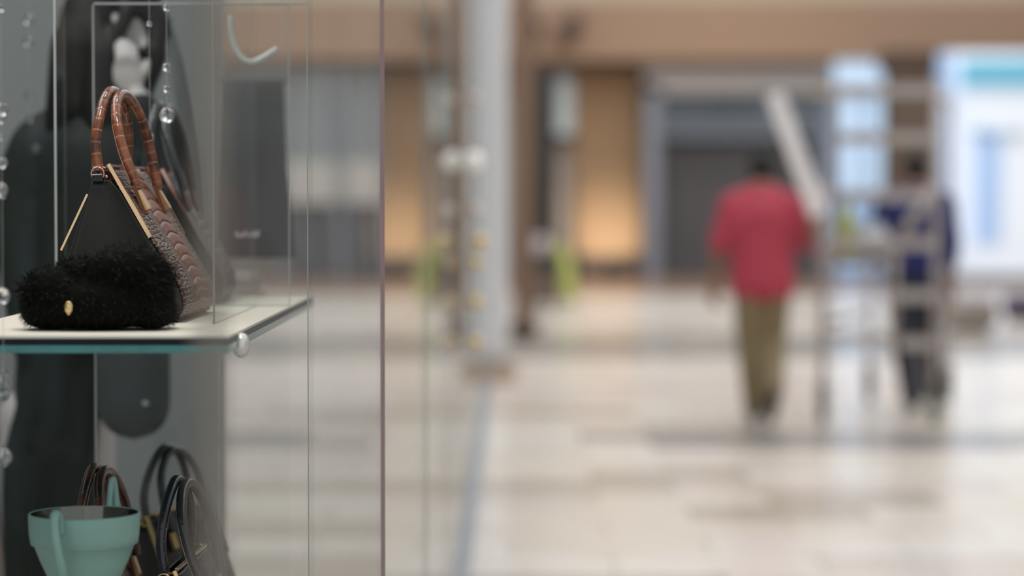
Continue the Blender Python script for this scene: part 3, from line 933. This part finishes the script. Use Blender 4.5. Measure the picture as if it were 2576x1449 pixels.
# ================================================================== ORNAMENTS AT THE FAR END OF THE SHELF
M_ACRY = mat('acrylic', (214, 206, 200), 0.1, trans=0.6, var=0.03, ior=1.3, alpha=0.55)
c = P(622, 740, 4.655)
t = thing('jewellery_stand', 'small clear acrylic jewellery stand with a beaded crown at the shelf end', 'stand', (c.x, 4.655, SZ))
hgt = P(622, 678, 4.655).z - SZ
obj('block', bx(-0.026, 0.026, -0.02, 0.02, 0.006, hgt, 0.006), M_ACRY, t, True)
obj('base', bx(-0.034, 0.034, -0.026, 0.026, 0, 0.008, 0.003), M_ACRY, t)
zt2 = P(622, 592, 4.655).z - SZ
obj('rod', rod(NB(), (0.012, 0, hgt - 0.001), (0.010, 0, zt2), 0.0012), M_ACRY, t)
bm = NB()
for k in range(14):
    a_ = 2 * PI * k / 14
    ell(bm, (0.022 * math.cos(a_), 0.015 * math.sin(a_), zt2 + (0.006 if k % 4 == 0 else 0)), (0.0035,) * 3, u=8, v=6)
obj('beaded_crown', bm, M_CRYSTAL, t, True)

# curved pale band
pts = [P(a_, b_, 4.4) for a_, b_ in ((578, 40), (582, 90), (598, 135), (628, 156), (660, 146), (698, 122))]
c = pts[3]
t = thing('hanging_band', 'curved pale band hanging high above the far end of the shelf', 'hook', c)
obj('curve', tube(NB(), catmull([p - c for p in pts], 8), 0.0055, 10), mat('band_white', (226, 238, 238), 0.15, var=0.03, spec=0.9), t, True)
obj('thread', rod(NB(), pts[0] - c, (pts[0].x - c.x, 0, 3.19 - c.z), 0.0006, 5), M_THREAD, t)

# charcoal panel standing in for a dark reflection in the glass
def quad_slab(bm, pts2, y, th):
    f = [bm.verts.new((p.x, y, p.z)) for p in pts2]; g = [bm.verts.new((p.x, y + th, p.z)) for p in pts2]
    n = len(f); bm.faces.new(f); bm.faces.new(g[::-1])
    for k in range(n): bm.faces.new((f[k], g[k], g[(k + 1) % n], f[(k + 1) % n]))
    return bm
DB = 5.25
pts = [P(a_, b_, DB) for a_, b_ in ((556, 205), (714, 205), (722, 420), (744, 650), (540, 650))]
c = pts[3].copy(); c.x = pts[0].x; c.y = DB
t = thing('reflection_panel', 'charcoal panel widening downwards, added in place of a dark reflection in the glass', 'reflection panel', c)
obj('cloth', quad_slab(NB(), [p - c for p in pts], 0, 0.006), mat('charcoal_reflection', (42, 45, 51), 0.9, var=0.15, scale=6), t)  # dark sheet carrying the reflection's tone
obj('top_rail', rod(NB(), pts[0] - c + Vector((-0.01, 0.003, 0.004)), pts[1] - c + Vector((0.01, 0.003, 0.004)), 0.006), mat('rail_grey', (104, 104, 100), 0.4), t)  # rail and wires are made up to hang the reflection panel
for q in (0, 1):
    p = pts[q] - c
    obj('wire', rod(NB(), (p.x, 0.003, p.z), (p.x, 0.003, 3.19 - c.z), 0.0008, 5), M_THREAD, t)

# ================================================================== MANNEQUIN
DM = 5.06
M_SKINP = mat('mannequin_pale', (206, 202, 200), 0.45, var=0.06, scale=10)
M_HAIR = noise_mix('hair_dark', [(0.3, (10, 9, 7)), (0.6, (22, 20, 16)), (0.85, (46, 42, 36))], scale=14, rough=0.65, stretch=(6, 1, 0.5))
M_COAT = noise_mix('coat_dark', [(0.35, (14, 18, 20)), (0.55, (28, 38, 32)), (0.7, (40, 54, 56))], scale=4, rough=0.7, stretch=(2.5, 1, 0.7), bump=0.3)
M_SCARF = noise_mix('scarf_grey', [(0.3, (58, 64, 64)), (0.7, (118, 124, 124))], scale=8, rough=0.7, stretch=(3, 1, 0.5))
base = P(270, 500, DM)
t = thing('mannequin', 'dark haired mannequin in a long black coat, bowed over its raised hand', 'mannequin', (base.x, DM, 0))


def M(px, py, dy=0.0):
    p = P(px, py, DM + dy)
    return Vector((p.x - base.x, dy, p.z))


bm = NB()
ell(bm, M(322, 90), (0.078, 0.092, 0.112), (0, 0.25, 0))                       # head
ell(bm, M(345, 150), (0.050, 0.065, 0.055))                                    # jaw
cap(bm, M(356, 95, -0.075), M(362, 122, -0.092), 0.010, 0.014)                 # nose
ell(bm, M(352, 158, -0.062), (0.022, 0.012, 0.008))                            # lips
ell(bm, M(262, 110), (0.012, 0.022, 0.032))                                    # ear
for ex in (330, 374): ell(bm, M(ex, 96, -0.072), (0.014, 0.012, 0.009))        # eyelids
cap(bm, M(300, 170), M(285, 300), 0.050, 0.055)                                # neck
cap(bm, M(270, 320), M(260, 700), 0.11, 0.12)                                  # trunk
cap(bm, M(258, 700), M(160, 1050), 0.10, 0.065)
for sx in (-0.165, -0.045):
    cap(bm, M(268, 1050) + Vector((sx, 0, 0)), Vector((sx, 0, 0.45)), 0.065, 0.05); cap(bm, Vector((sx, 0, 0.45)), Vector((sx, 0, 0.08)), 0.055, 0.035)
    cap(bm, Vector((sx, 0.02, 0.04)), Vector((sx, -0.13, 0.03)), 0.036, 0.03)
limb(bm, [M(120, 375), M(75, 640, -0.02), M(95, 900, -0.05)], [0.055, 0.046, 0.032])
limb(bm, [M(410, 370), M(455, 640, -0.06), M(350, 255, -0.13)], [0.055, 0.045, 0.028])
# raised hand under the chin: palm, four fingers, thumb
ell(bm, M(322, 190, -0.125), (0.034, 0.014, 0.042), (0, -0.25, 0))
for k, (fx, fy, gx, gy) in enumerate(((300, 150, 292, 112), (313, 143, 306, 100), (327, 142, 324, 104), (340, 148, 342, 118))):
    cap(bm, M(fx + 4, fy + 24, -0.125), M(fx, fy, -0.135), 0.0095, 0.009); cap(bm, M(fx, fy, -0.135), M(gx, gy, -0.118), 0.009, 0.007)
cap(bm, M(345, 205, -0.12), M(368, 178, -0.13), 0.011, 0.009); cap(bm, M(368, 178, -0.13), M(372, 152, -0.115), 0.009, 0.007)
fuse(obj('body', bm, M_SKINP, t), 0.006, 4)
bm = NB()
ell(bm, M(300, 68, 0.02), (0.105, 0.10, 0.105), (0, 0.2, 0))
ell(bm, M(235, 90, 0.0), (0.075, 0.10, 0.12))
limb(bm, [M(250, 20, -0.03), M(200, 120, -0.05), M(180, 260, -0.06), M(140, 360, -0.05)], [0.06, 0.062, 0.055, 0.03])
limb(bm, [M(240, 60, -0.07), M(262, 140, -0.10), M(255, 260, -0.10), M(235, 400, -0.09)], [0.035, 0.035, 0.04, 0.02])
limb(bm, [M(300, -10, -0.06), M(325, 22, -0.10), M(300, 80, -0.11), M(282, 150, -0.11)], [0.03, 0.018, 0.016, 0.010])
limb(bm, [M(340, -10, -0.04), M(400, 60, -0.06), M(392, 150, -0.08), M(372, 240, -0.08)], [0.05, 0.028, 0.022, 0.012])
limb(bm, [M(345, 128, -0.10), M(390, 128, -0.09)], [0.012, 0.016])
fuse(obj('hair', bm, M_HAIR, t), 0.009, 3)
bm = NB()
limb(bm, [M(270, 300), M(265, 420), M(255, 660), M(165, 900), M(148, 1100), M(142, 1700)], [0.10, 0.15, 0.145, 0.105, 0.10, 0.12])
for ox, oy in ((-0.08, 0.0), (0.08, 0.02)):
    limb(bm, [M(262, 480) + Vector((ox, oy, 0)), M(240, 700) + Vector((ox, oy, 0))], [0.085, 0.08])
for ox in (-0.05, 0.0, 0.05):      # heavy folds of the skirt
    limb(bm, [M(190, 850) + Vector((ox, -0.06, 0)), M(140, 1150) + Vector((ox * 1.3, -0.075, 0)), M(170, 1700) + Vector((ox * 1.6, -0.08, 0))], [0.03, 0.035, 0.045])
limb(bm, [M(230, 330), M(120, 385), M(70, 470), M(68, 650, -0.02), M(90, 870, -0.05)], [0.09, 0.085, 0.075, 0.066, 0.05])
limb(bm, [M(310, 340), M(405, 380), M(455, 640, -0.06), M(352, 270, -0.13)], [0.09, 0.075, 0.064, 0.038])
limb(bm, [M(285, 240), M(240, 320, -0.02)], [0.07, 0.09])
fuse(obj('coat', bm, M_COAT, t), 0.012, 4)
# pale scarf edge falling along the right side
pth = catmull([M(388, 20, -0.03), M(425, 95, -0.06), M(452, 200, -0.09), M(476, 330, -0.11), M(492, 440, -0.12), M(505, 640, -0.13), M(508, 740, -0.13)], 8)
obj('scarf', tube(NB(), pth, 0.020, 12, flat=0.45), M_SCARF, t, True)
for (px, py) in ((92, 378), (300, 880)):
    obj('button', ell(NB(), M(px, py, -0.155 if px > 200 else -0.085), (0.010, 0.006, 0.012), u=12, v=8), MATS['scarf_grey'], t, True)

# rounded dark pouch hanging beside the mannequin
c = P(336, 1000, 4.84)
t = thing('shoulder_bag', 'round bottomed slate grey shoulder bag hanging under the shelf in front of the mannequin', 'bag', (c.x, 4.84, c.z - 0.085))
bm = NB()
NR, NC = 20, 32
rings = []
for i in range(NR + 1):
    v = i / NR; z = 0.195 * v
    hw = 0.075 * math.sqrt(max(0.0, 1 - max(0.0, 1 - v / 0.42) ** 2.3))
    hw = max(hw, 0.004)
    rings.append([bm.verts.new((hw * math.copysign(abs(math.cos(2 * PI * k / NC)) ** 0.8, math.cos(2 * PI * k / NC)), 0.028 * (hw / 0.075) * math.sin(2 * PI * k / NC), z)) for k in range(NC)])
for a_, b_ in zip(rings, rings[1:]):
    for k in range(NC): bm.faces.new((a_[k], a_[(k + 1) % NC], b_[(k + 1) % NC], b_[k]))
bm.faces.new(rings[0][::-1]); bm.faces.new(rings[-1])
obj('body', bm, mat('slate_leather', (62, 70, 70), 0.5, var=0.12, scale=20), t, True)
st = catmull([(-0.066, 0, 0.19), (-0.06, 0.0, 0.30), (-0.02, 0.05, 0.50), (0.0, 0.08, 0.60)], 8)
obj('strap', tube(NB(), st, 0.006, 8, flat=0.4), mat('slate_leather', (62, 70, 70)), t, True)
st = catmull([(0.066, 0, 0.19), (0.06, 0.0, 0.30), (0.03, 0.05, 0.50), (0.0, 0.08, 0.60)], 8)
obj('strap', tube(NB(), st, 0.006, 8, flat=0.4), mat('slate_leather', (62, 70, 70)), t, True)
obj('clasp', ell(NB(), (0.028, -0.027, 0.075), (0.007, 0.004, 0.005), u=12, v=8), STEEL, t, True)

# pale drapery at the lower left edge
c = P(-10, 1250, 4.55)
t = thing('draped_scarf', 'pale grey draped scarf at the lower left edge behind the crystal drop', 'scarf', (c.x, 4.55, 0.0))
bm = NB(); rows = []
for i in range(16):
    v = i / 15
    rows.append([bm.verts.new((-0.10 + (0.05 + 0.04 * (1 - v)) * (k / 20.0 * 2 - 0.2), 0.012 * math.sin(k * 0.9 + v * 2), v * 1.05)) for k in range(21)])
for a_, b_ in zip(rows, rows[1:]):
    for k in range(20): bm.faces.new((a_[k], a_[k + 1], b_[k + 1], b_[k]))
o = obj('cloth', bm, mat('drape_grey', (150, 142, 136), 0.8), t, True)
so = o.modifiers.new('thickness', 'SOLIDIFY'); so.thickness = 0.004
obj('hanging_cord', rod(NB(), (-0.07, 0, 1.04), (-0.07, 0, 3.19), 0.002, 6), M_THREAD, t)

# ================================================================== BAUBLE STRAND IN THE CONCOURSE
DBB = 9.2
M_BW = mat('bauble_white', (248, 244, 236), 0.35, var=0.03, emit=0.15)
M_BG = mat('bauble_gold', (232, 200, 140), 0.3, var=0.05, metal=0.3)
M_BP = mat('bauble_pink', (226, 212, 204), 0.35, var=0.03)
x0 = P(1196, 500, DBB).x
t = thing('bauble_strand', 'strand of white and gold baubles hanging beyond the shop glass', 'bauble strand', (x0, DBB, P(1196, 880, DBB).z))
L = t.location
obj('cord', rod(NB(), (0, 0, 0), (0, 0, 5.0 - L.z), 0.004, 6), mat('cord_dark', (96, 100, 104), 0.5), t)
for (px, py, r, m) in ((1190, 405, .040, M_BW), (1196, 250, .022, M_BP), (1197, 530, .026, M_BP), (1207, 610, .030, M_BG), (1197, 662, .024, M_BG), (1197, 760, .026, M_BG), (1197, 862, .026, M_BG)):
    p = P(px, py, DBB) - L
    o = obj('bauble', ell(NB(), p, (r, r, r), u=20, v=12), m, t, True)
    obj('cap', lathe(NB(), [(r * .25, r * .95), (r * .25, r * 1.15)], p, 10), GOLD_Y, o)

# ================================================================== CLEANING TROLLEY
DT = 30.0
c = P(1362, 780, DT)
t = thing('cleaning_trolley', 'small dark trolley with a pale bundle and a yellow-green bag, by the black pillar', 'trolley', (c.x, DT, 0))
k = DT / FPX
obj('tub', bx(-0.26, 0.20, -0.2, 0.2, 0.10, 0.62, 0.03), mat('tub_brown', (92, 76, 66), 0.6), t)
obj('tray', bx(-0.28, 0.22, -0.22, 0.22, 0.50, 0.68, 0.02), M_BLACK, t)
bm = NB(); ell(bm, (-0.10, 0, 0.78), (0.20, 0.18, 0.15)); ell(bm, (-0.02, -0.05, 0.86), (0.13, 0.12, 0.09))
fuse(obj('bundle', bm, mat('bundle_grey', (168, 160, 162), 0.8), t), 0.02, 6)
bm = NB(); ell(bm, (0.30, -0.02, 0.42), (0.13, 0.15, 0.30)); ell(bm, (0.22, 0, 0.70), (0.10, 0.1, 0.16)); ell(bm, (0.34, -0.05, 0.22), (0.11, 0.12, 0.14))
fuse(obj('bag', bm, mat('bag_lime', (164, 170, 92), 0.6), t), 0.02, 6)
for wx in (-0.2, 0.15):
    for wy in (-0.16, 0.16):
        obj('wheel', tube(NB(), [(wx - 0.02, wy, 0.06), (wx + 0.02, wy, 0.06)], 0.06, 14), M_BLACK, t)

# ================================================================== LOW SEATS AT RIGHT
for (px, py, d, w_, h_, rgb, lab) in ((2436, 832, 25.4, 0.30, 0.34, (128, 120, 114), 'grey brown round seat on the floor before the bright shop'),
                                      (2574, 806, 27.5, 0.24, 0.30, (74, 66, 82), 'dark plum round seat at the right edge of the photo')):
    c = P(px, py, d)
    t = thing('pouf', lab, 'pouf', (c.x, d, 0))
    obj('body', lathe(NB(), [(w_ * .8, 0.03), (w_, 0.08), (w_ * 1.06, h_ * .5), (w_, h_ * .85), (w_ * .85, h_), (w_ * .2, h_ + .02)], seg=28), mat('pouf_%d' % px, rgb, 0.85), t, True)
    obj('base_ring', lathe(NB(), [(w_ * .75, 0), (w_ * .75, 0.04)], seg=28), M_BLACK, t)

# ================================================================== SCAFFOLD CART
M_ALU = mat('scaffold_grey', (158, 150, 146), 0.5, metal=0.2, var=0.08, scale=3)
M_CAST = mat('caster_olive', (80, 78, 64), 0.6, var=0.2)
A = Vector((P(2070, 1060, 15.0).x, 15.0, 0)); B = Vector((P(2352, 1060, 15.0).x, 15.0, 0))
C = Vector((P(2186, 1020, 16.6).x, 16.6, 0)); D = Vector((P(2384, 1020, 16.6).x, 16.6, 0))
O = (A + B) / 2
t = thing('scaffold_cart', 'grey wheeled scaffold frame pushed by the two men', 'scaffold', O)
HT = 2.14
hts = {'A': 1.52, 'B': HT, 'C': 1.25, 'D': HT}
for nme, p in (('A', A), ('B', B), ('C', C), ('D', D)):
    q = p - O
    obj('post', rod(NB(), q + Vector((0, 0, 0.20)), q + Vector((0, 0, hts[nme])), 0.026 if nme in 'AB' else 0.020, 12), M_ALU, t, True)
    f = obj('caster', tube(NB(), [q + Vector((-0.022, 0, 0.085)), q + Vector((0.022, 0, 0.085))], 0.085, 20), M_CAST, t, True)
    obj('fork', bx(q.x - 0.034, q.x + 0.034, q.y - 0.03, q.y + 0.03, 0.10, 0.24, 0.008), M_CAST, f)
# upper left part of the near frame stands further right so the top narrows
T1 = Vector((P(2108, 400, 15.0).x, 15.0, 0)) - O
qa, qb = A - O, B - O
obj('post', rod(NB(), (T1.x, 0, 1.40), (T1.x, 0, HT), 0.012, 12), M_ALU, t, True)
for zr in (2.09, 1.79, 1.43, 1.13, 0.80):
    xl_ = T1.x if zr > 1.5 else (qa.x if zr < 1.2 else T1.x)
    xl_ = xl_ if zr > 0.9 else P(2240, 500, 15).x - O.x
    obj('rung', bar(NB(), (xl_, 0.0, zr), (qb.x, 0.0, zr), 0.05, 0.075), M_ALU, t)
obj('rung', bar(NB(), (qa.x - 0.03, 0, 0.54), (P(2252, 500, 15).x - O.x, 0.0, 0.54), 0.04, 0.05), M_ALU, t)
obj('rung', bar(NB(), (P(2262, 500, 15).x - O.x, 0, 0.50), (qb.x, 0, 0.50), 0.05, 0.075), M_ALU, t)
obj('stile', rod(NB(), (P(2252, 500, 15).x - O.x, 0, 0.50), (P(2252, 500, 15).x - O.x, 0, 1.13), 0.02, 10), M_ALU, t, True)
obj('brace', rod(NB(), (P(2262, 500, 15).x - O.x, 0.0, 1.15), (qb.x - 0.02, 0.0, 1.48), 0.035, 10), M_ALU, t, True)
for (p, q) in ((A, C), (B, D)):
    for zr in ((0.62, 1.08) if p is A else (2.05,)):
        obj('side_rail', rod(NB(), p - O + Vector((0, 0, zr)), q - O + Vector((0, 0, zr)), 0.02, 10), M_ALU, t, True)
obj('platform', bx(qa.x + 0.02, qa.x + 0.50, 0.04, 0.62, 1.00, 1.035), mat('platform_board', (150, 130, 112), 0.7), t)
PZ = 1.035

# things lying on the platform
def on_platform(px, dy, z0=PZ):
    return Vector((P(px, 600, 15.0 + dy).x, 15.0 + dy, z0))
p = on_platform(2128, 0.16)
t = thing('spray_bottle', 'yellow-green bottle standing on the scaffold platform', 'bottle', p)
obj('body', lathe(NB(), [(0.045, 0), (0.05, 0.02), (0.05, 0.24), (0.03, 0.30), (0.022, 0.33)], seg=20), mat('bottle_lime', (176, 186, 70), 0.4), t, True)
obj('cap', lathe(NB(), [(0.026, 0.33), (0.026, 0.39), (0.012, 0.42)], seg=16), mat('bottle_mint', (176, 206, 190), 0.5), t, True)
p = on_platform(2182, 0.36)
t = thing('box', 'white and pale blue carton on the scaffold platform', 'box', p)
obj('carton', bx(-0.09, 0.09, -0.1, 0.1, 0, 0.22, 0.004), mat('carton_blue', (196, 206, 224), 0.7), t)
obj('flap', bx(-0.092, 0.092, -0.102, -0.02, 0.22, 0.226), mat('carton_white', (220, 222, 226), 0.7), t)
obj('tape', bx(-0.091, 0.091, -0.1015, -0.1, 0.09, 0.13), mat('tape_blue', (120, 140, 186), 0.6), t)
p = on_platform(2205, 0.14)
t = thing('plastic_bag', 'crumpled pale plastic bag on the scaffold platform beside the carton', 'bag', p)
bm = NB(); ell(bm, (0, 0, 0.07), (0.09, 0.08, 0.07)); ell(bm, (0.03, 0.0, 0.13), (0.05, 0.05, 0.05)); ell(bm, (-0.04, 0.01, 0.11), (0.05, 0.05, 0.05)); cap(bm, (0, 0, 0.14), (0.01, 0, 0.2), 0.03, 0.012)
fuse(obj('body', bm, mat('bag_white', (206, 208, 216), 0.5, var=0.15, scale=20), t), 0.010, 2)
obj('knot', ell(NB(), (0.01, 0, 0.2), (0.022, 0.018, 0.016), u=12, v=8), mat('bag_white', (206, 208, 216)), t, True)

# plank
a_, b_ = P(1948, 236, 14.70), P(2062, 548, 14.70)
t = thing('plank', 'long pale plank held aslant by the man in the red shirt', 'plank', b_)
bm = bar(NB(), (0, 0, 0), a_ - b_, 0.105, 0.028, (0, 1, 0))
bmesh.ops.bevel(bm, geom=list(bm.edges), offset=0.004, segments=2, affect='EDGES')
obj('board', bm, noise_mix('plank_pale', [(0.3, (208, 202, 202)), (0.7, (230, 226, 226))], scale=6, stretch=(1, 1, 6), rough=0.6), t)
obj('end_cap', bar(NB(), (b_ - a_).normalized() * 0.004, (a_ - b_).normalized() * 0.02, 0.108, 0.031, (0, 1, 0)), mat('cap_grey', (160, 156, 154), 0.5), t)

# ================================================================== PEOPLE
M_SKIN = mat('skin_brown', (136, 96, 72), 0.5, var=0.08, scale=12)
M_HAIRB = mat('hair_black', (10, 9, 8), 0.75, var=0.3, scale=40, bump=0.4, bscale=200)


def hand(bm, w, tip, thumb_dir, curl=0.5):
    """palm, four unequal bent fingers and a thumb from wrist w towards tip"""
    w, tip = Vector(w), Vector(tip)
    d = (tip - w).normalized()
    s = Vector(thumb_dir); s = (s - d * s.dot(d)).normalized()
    n = d.cross(s)
    pc = w + d * 0.05
    cap(bm, w, pc, 0.026, 0.03)
    for q in (-0.024, 0.0, 0.022): cap(bm, w + d * 0.02 + s * q * 0.7, w + d * 0.085 + s * q, 0.016, 0.014)
    for k, (off, ln) in enumerate(((0.032, 0.070), (0.011, 0.080), (-0.010, 0.074), (-0.030, 0.058))):
        k0 = w + d * 0.09 + s * off
        k1 = k0 + (d * 0.9 + n * curl * 0.4) * ln * 0.5
        k2 = k1 + (d * 0.6 + n * curl) .normalized() * ln * 0.45
        cap(bm, k0, k1, 0.0098, 0.009); cap(bm, k1, k2, 0.009, 0.0075)
    t0 = w + d * 0.03 + s * 0.026
    t1 = t0 + (d * 0.6 + s * 0.8).normalized() * 0.035
    t2 = t1 + (d * 0.9 + s * 0.2 + n * curl * 0.5).normalized() * 0.03
    cap(bm, t0, t1, 0.012, 0.0105); cap(bm, t1, t2, 0.0105, 0.008)


def make_person(label, loc, rz, J, shirt_m, trouser_m, shoe_m, hem, hem_w, sleeve):
    """walks towards +y; J holds the joints"""
    t = thing('person', label, 'person', loc, rz)
    V = {k: Vector(v) for k, v in J.items()}
    bm = NB()
    hd = V['head']
    fw = V['face'].normalized()
    ell(bm, hd, (0.074, 0.092, 0.105), (-0.25, 0, 0))
    ell(bm, hd + fw * 0.035 + Vector((0, 0, -0.055)), (0.054, 0.06, 0.055))
    cap(bm, hd + fw * 0.085 + Vector((0, 0, 0.005)), hd + fw * 0.106 + Vector((0, 0, -0.025)), 0.010, 0.014)
    ell(bm, hd + fw * 0.082 + Vector((0, 0, -0.06)), (0.024, 0.012, 0.010))
    for sx in (-1, 1):
        ell(bm, hd + Vector((sx * 0.076, 0.0, -0.008)), (0.010, 0.022, 0.034))
        ell(bm, hd + fw * 0.080 + Vector((sx * 0.03, 0, 0.008)), (0.016, 0.012, 0.010))
    limb(bm, [hd + Vector((0, -0.015, -0.06)), V['neck']], [0.055, 0.062])
    limb(bm, [V['neck'], V['chest'], V['waist'], V['hip']], [0.075, 0.12, 0.10, 0.095])
    for s in ('l', 'r'):
        limb(bm, [V['neck'] + Vector((0, 0, -0.06)), V[s + 'sh'], V[s + 'el'], V[s + 'wr']], [0.07, 0.058, 0.042, 0.028])
        hand(bm, V[s + 'wr'], V[s + 'tip'], V[s + 'th'], 0.6)
        limb(bm, [V[s + 'hp'], V[s + 'kn'], V[s + 'an'], V[s + 'to']], [0.085, 0.055, 0.040, 0.03])
    fuse(obj('body', bm, M_SKIN, t), 0.0065, 3)
    bm = NB()
    ell(bm, hd + Vector((0, -0.018, 0.022)), (0.084, 0.092, 0.100), (-0.2, 0, 0))
    ell(bm, hd + Vector((0, -0.045, -0.03)), (0.072, 0.060, 0.070))
    fuse(obj('hair', bm, M_HAIRB, t), 0.010, 3)
    bm = NB()
    limb(bm, [V['neck'] + Vector((0, 0, -0.02)), V['chest']], [0.085, 0.155])
    for s, sg in (('l', -1), ('r', 1)):
        sh = V[s + 'sh']
        limb(bm, [V['neck'] + Vector((sg * 0.03, 0, -0.03)), sh, sh.lerp(V[s + 'el'], 0.5), V[s + 'el']] if sleeve > 0.9 else
             [V['neck'] + Vector((sg * 0.03, 0, -0.03)), sh, sh.lerp(V[s + 'el'], sleeve)], [0.07, 0.085, 0.072, 0.064] if sleeve > 0.9 else [0.07, 0.085, 0.074])
        if sleeve > 1.0: cap(bm, V[s + 'el'], V[s + 'el'].lerp(V[s + 'wr'], sleeve - 1), 0.062, 0.05)
    ch, wa, hp = V['chest'], V['waist'], V['hip']
    for fx in (-1, -0.6, -0.2, 0.2, 0.6, 1):
        rr = 0.112 + 0.03 * (1 - abs(fx))
        limb(bm, [ch + Vector((fx * 0.085, 0, 0.04 - 0.075 * abs(fx))), wa + Vector((fx * hem_w * 0.47, 0, 0)), Vector((hp.x + fx * hem_w * 0.5, hp.y, hem + rr * 0.9))], [0.135, rr, rr])
    o = fuse(obj('shirt', bm, shirt_m, t), 0.014, 5)
    bm = NB()
    cap(bm, V['hip'] + Vector((-0.05, 0, 0.02)), V['hip'] + Vector((0.05, 0, 0.02)), 0.118, 0.118)
    for s in ('l', 'r'):
        limb(bm, [V[s + 'hp'], V[s + 'hp'].lerp(V[s + 'kn'], 0.5), V[s + 'kn'], V[s + 'kn'].lerp(V[s + 'an'], 0.95)], [0.104, 0.097, 0.084, 0.072])
    fuse(obj('trousers', bm, trouser_m, t), 0.014, 4)
    for s in ('l', 'r'):
        bm = NB()
        an, to = V[s + 'an'], V[s + 'to']
        heel = an + (an - to).normalized() * 0.05 + Vector((0, 0, -0.03))
        limb(bm, [heel, an.lerp(to, 0.45) + Vector((0, 0, -0.01)), to], [0.045, 0.048, 0.040]); cap(bm, an, heel, 0.05, 0.045)
        fuse(obj('shoe', bm, shoe_m, t), 0.010, 3)
    return t


M_RED = mat('shirt_red', (170, 58, 76), 0.8, var=0.10, scale=6, bump=0.3, bscale=30)
M_KHAKI = mat('khaki', (126, 110, 82), 0.8, var=0.12, scale=6, bump=0.3, bscale=25)
M_NAVY = mat('shirt_navy', (20, 30, 88), 0.8, var=0.15, scale=6, bump=0.3, bscale=30)
M_TROUB = mat('trousers_dark', (32, 34, 44), 0.8, var=0.15, scale=6, bump=0.3, bscale=25)
M_SHOE = mat('shoe_dark', (58, 54, 46), 0.5, var=0.2)
M_SHOEB = mat('shoe_black', (26, 25, 24), 0.45, var=0.2)

X1 = P(1916, 1060, 15.0).x
J1 = dict(head=(0.0, 0.075, 1.60), face=(0.05, 1, -0.25), neck=(-0.005, 0.02, 1.47), chest=(-0.01, 0.0, 1.30), waist=(-0.005, 0, 1.08), hip=(0.0, 0, 0.94),
          lsh=(-0.195, 0.0, 1.365), lel=(-0.275, -0.02, 1.12), lwr=(-0.300, 0.05, 0.87), ltip=(-0.305, 0.08, 0.72), lth=(0.6, 0.8, 0),
          rsh=(0.182, 0.0, 1.365), rel=(0.275, 0.0, 1.13), rwr=(0.325, -0.16, 1.28), rtip=(0.345, -0.28, 1.36), rth=(-0.6, 0, 0.6),
          lhp=(-0.085, 0, 0.90), lkn=(-0.075, 0.05, 0.49), lan=(-0.045, 0.0, 0.085), lto=(-0.05, 0.15, 0.045),
          rhp=(0.085, 0, 0.90), rkn=(0.075, 0.06, 0.50), ran=(0.045, -0.26, 0.20), rto=(0.035, -0.20, 0.055))
make_person('man in a loose red shirt and khaki trousers walking away with a plank', (X1, 15.0, 0), 0, J1, M_RED, M_KHAKI, M_SHOE, 0.76, 0.19, 0.92)

X2 = P(2300, 1030, 15.75).x
J2 = dict(head=(0.005, 0.06, 1.61), face=(0, 1, -0.2), neck=(0.0, 0.01, 1.47), chest=(0, 0.0, 1.30), waist=(0, 0, 1.08), hip=(0.0, 0, 0.95),
          lsh=(-0.19, 0.0, 1.375), lel=(-0.27, 0.06, 1.14), lwr=(-0.22, 0.30, 1.17), ltip=(-0.2, 0.45, 1.2), lth=(0.5, 0, 0.8),
          rsh=(0.19, 0.0, 1.375), rel=(0.235, -0.02, 1.12), rwr=(0.250, 0.06, 0.88), rtip=(0.25, 0.1, 0.74), rth=(-0.6, 0.8, 0),
          lhp=(-0.085, 0, 0.90), lkn=(-0.075, -0.02, 0.49), lan=(-0.045, -0.20, 0.095), lto=(-0.04, -0.05, 0.045),
          rhp=(0.085, 0, 0.90), rkn=(0.12, 0.12, 0.50), ran=(0.16, 0.16, 0.085), rto=(0.17, 0.32, 0.045))
make_person('man in a navy shirt and black trousers walking behind the scaffold rungs', (X2, 15.75, 0), 0, J2, M_NAVY, M_TROUB, M_SHOEB, 0.86, 0.16, 1.5)
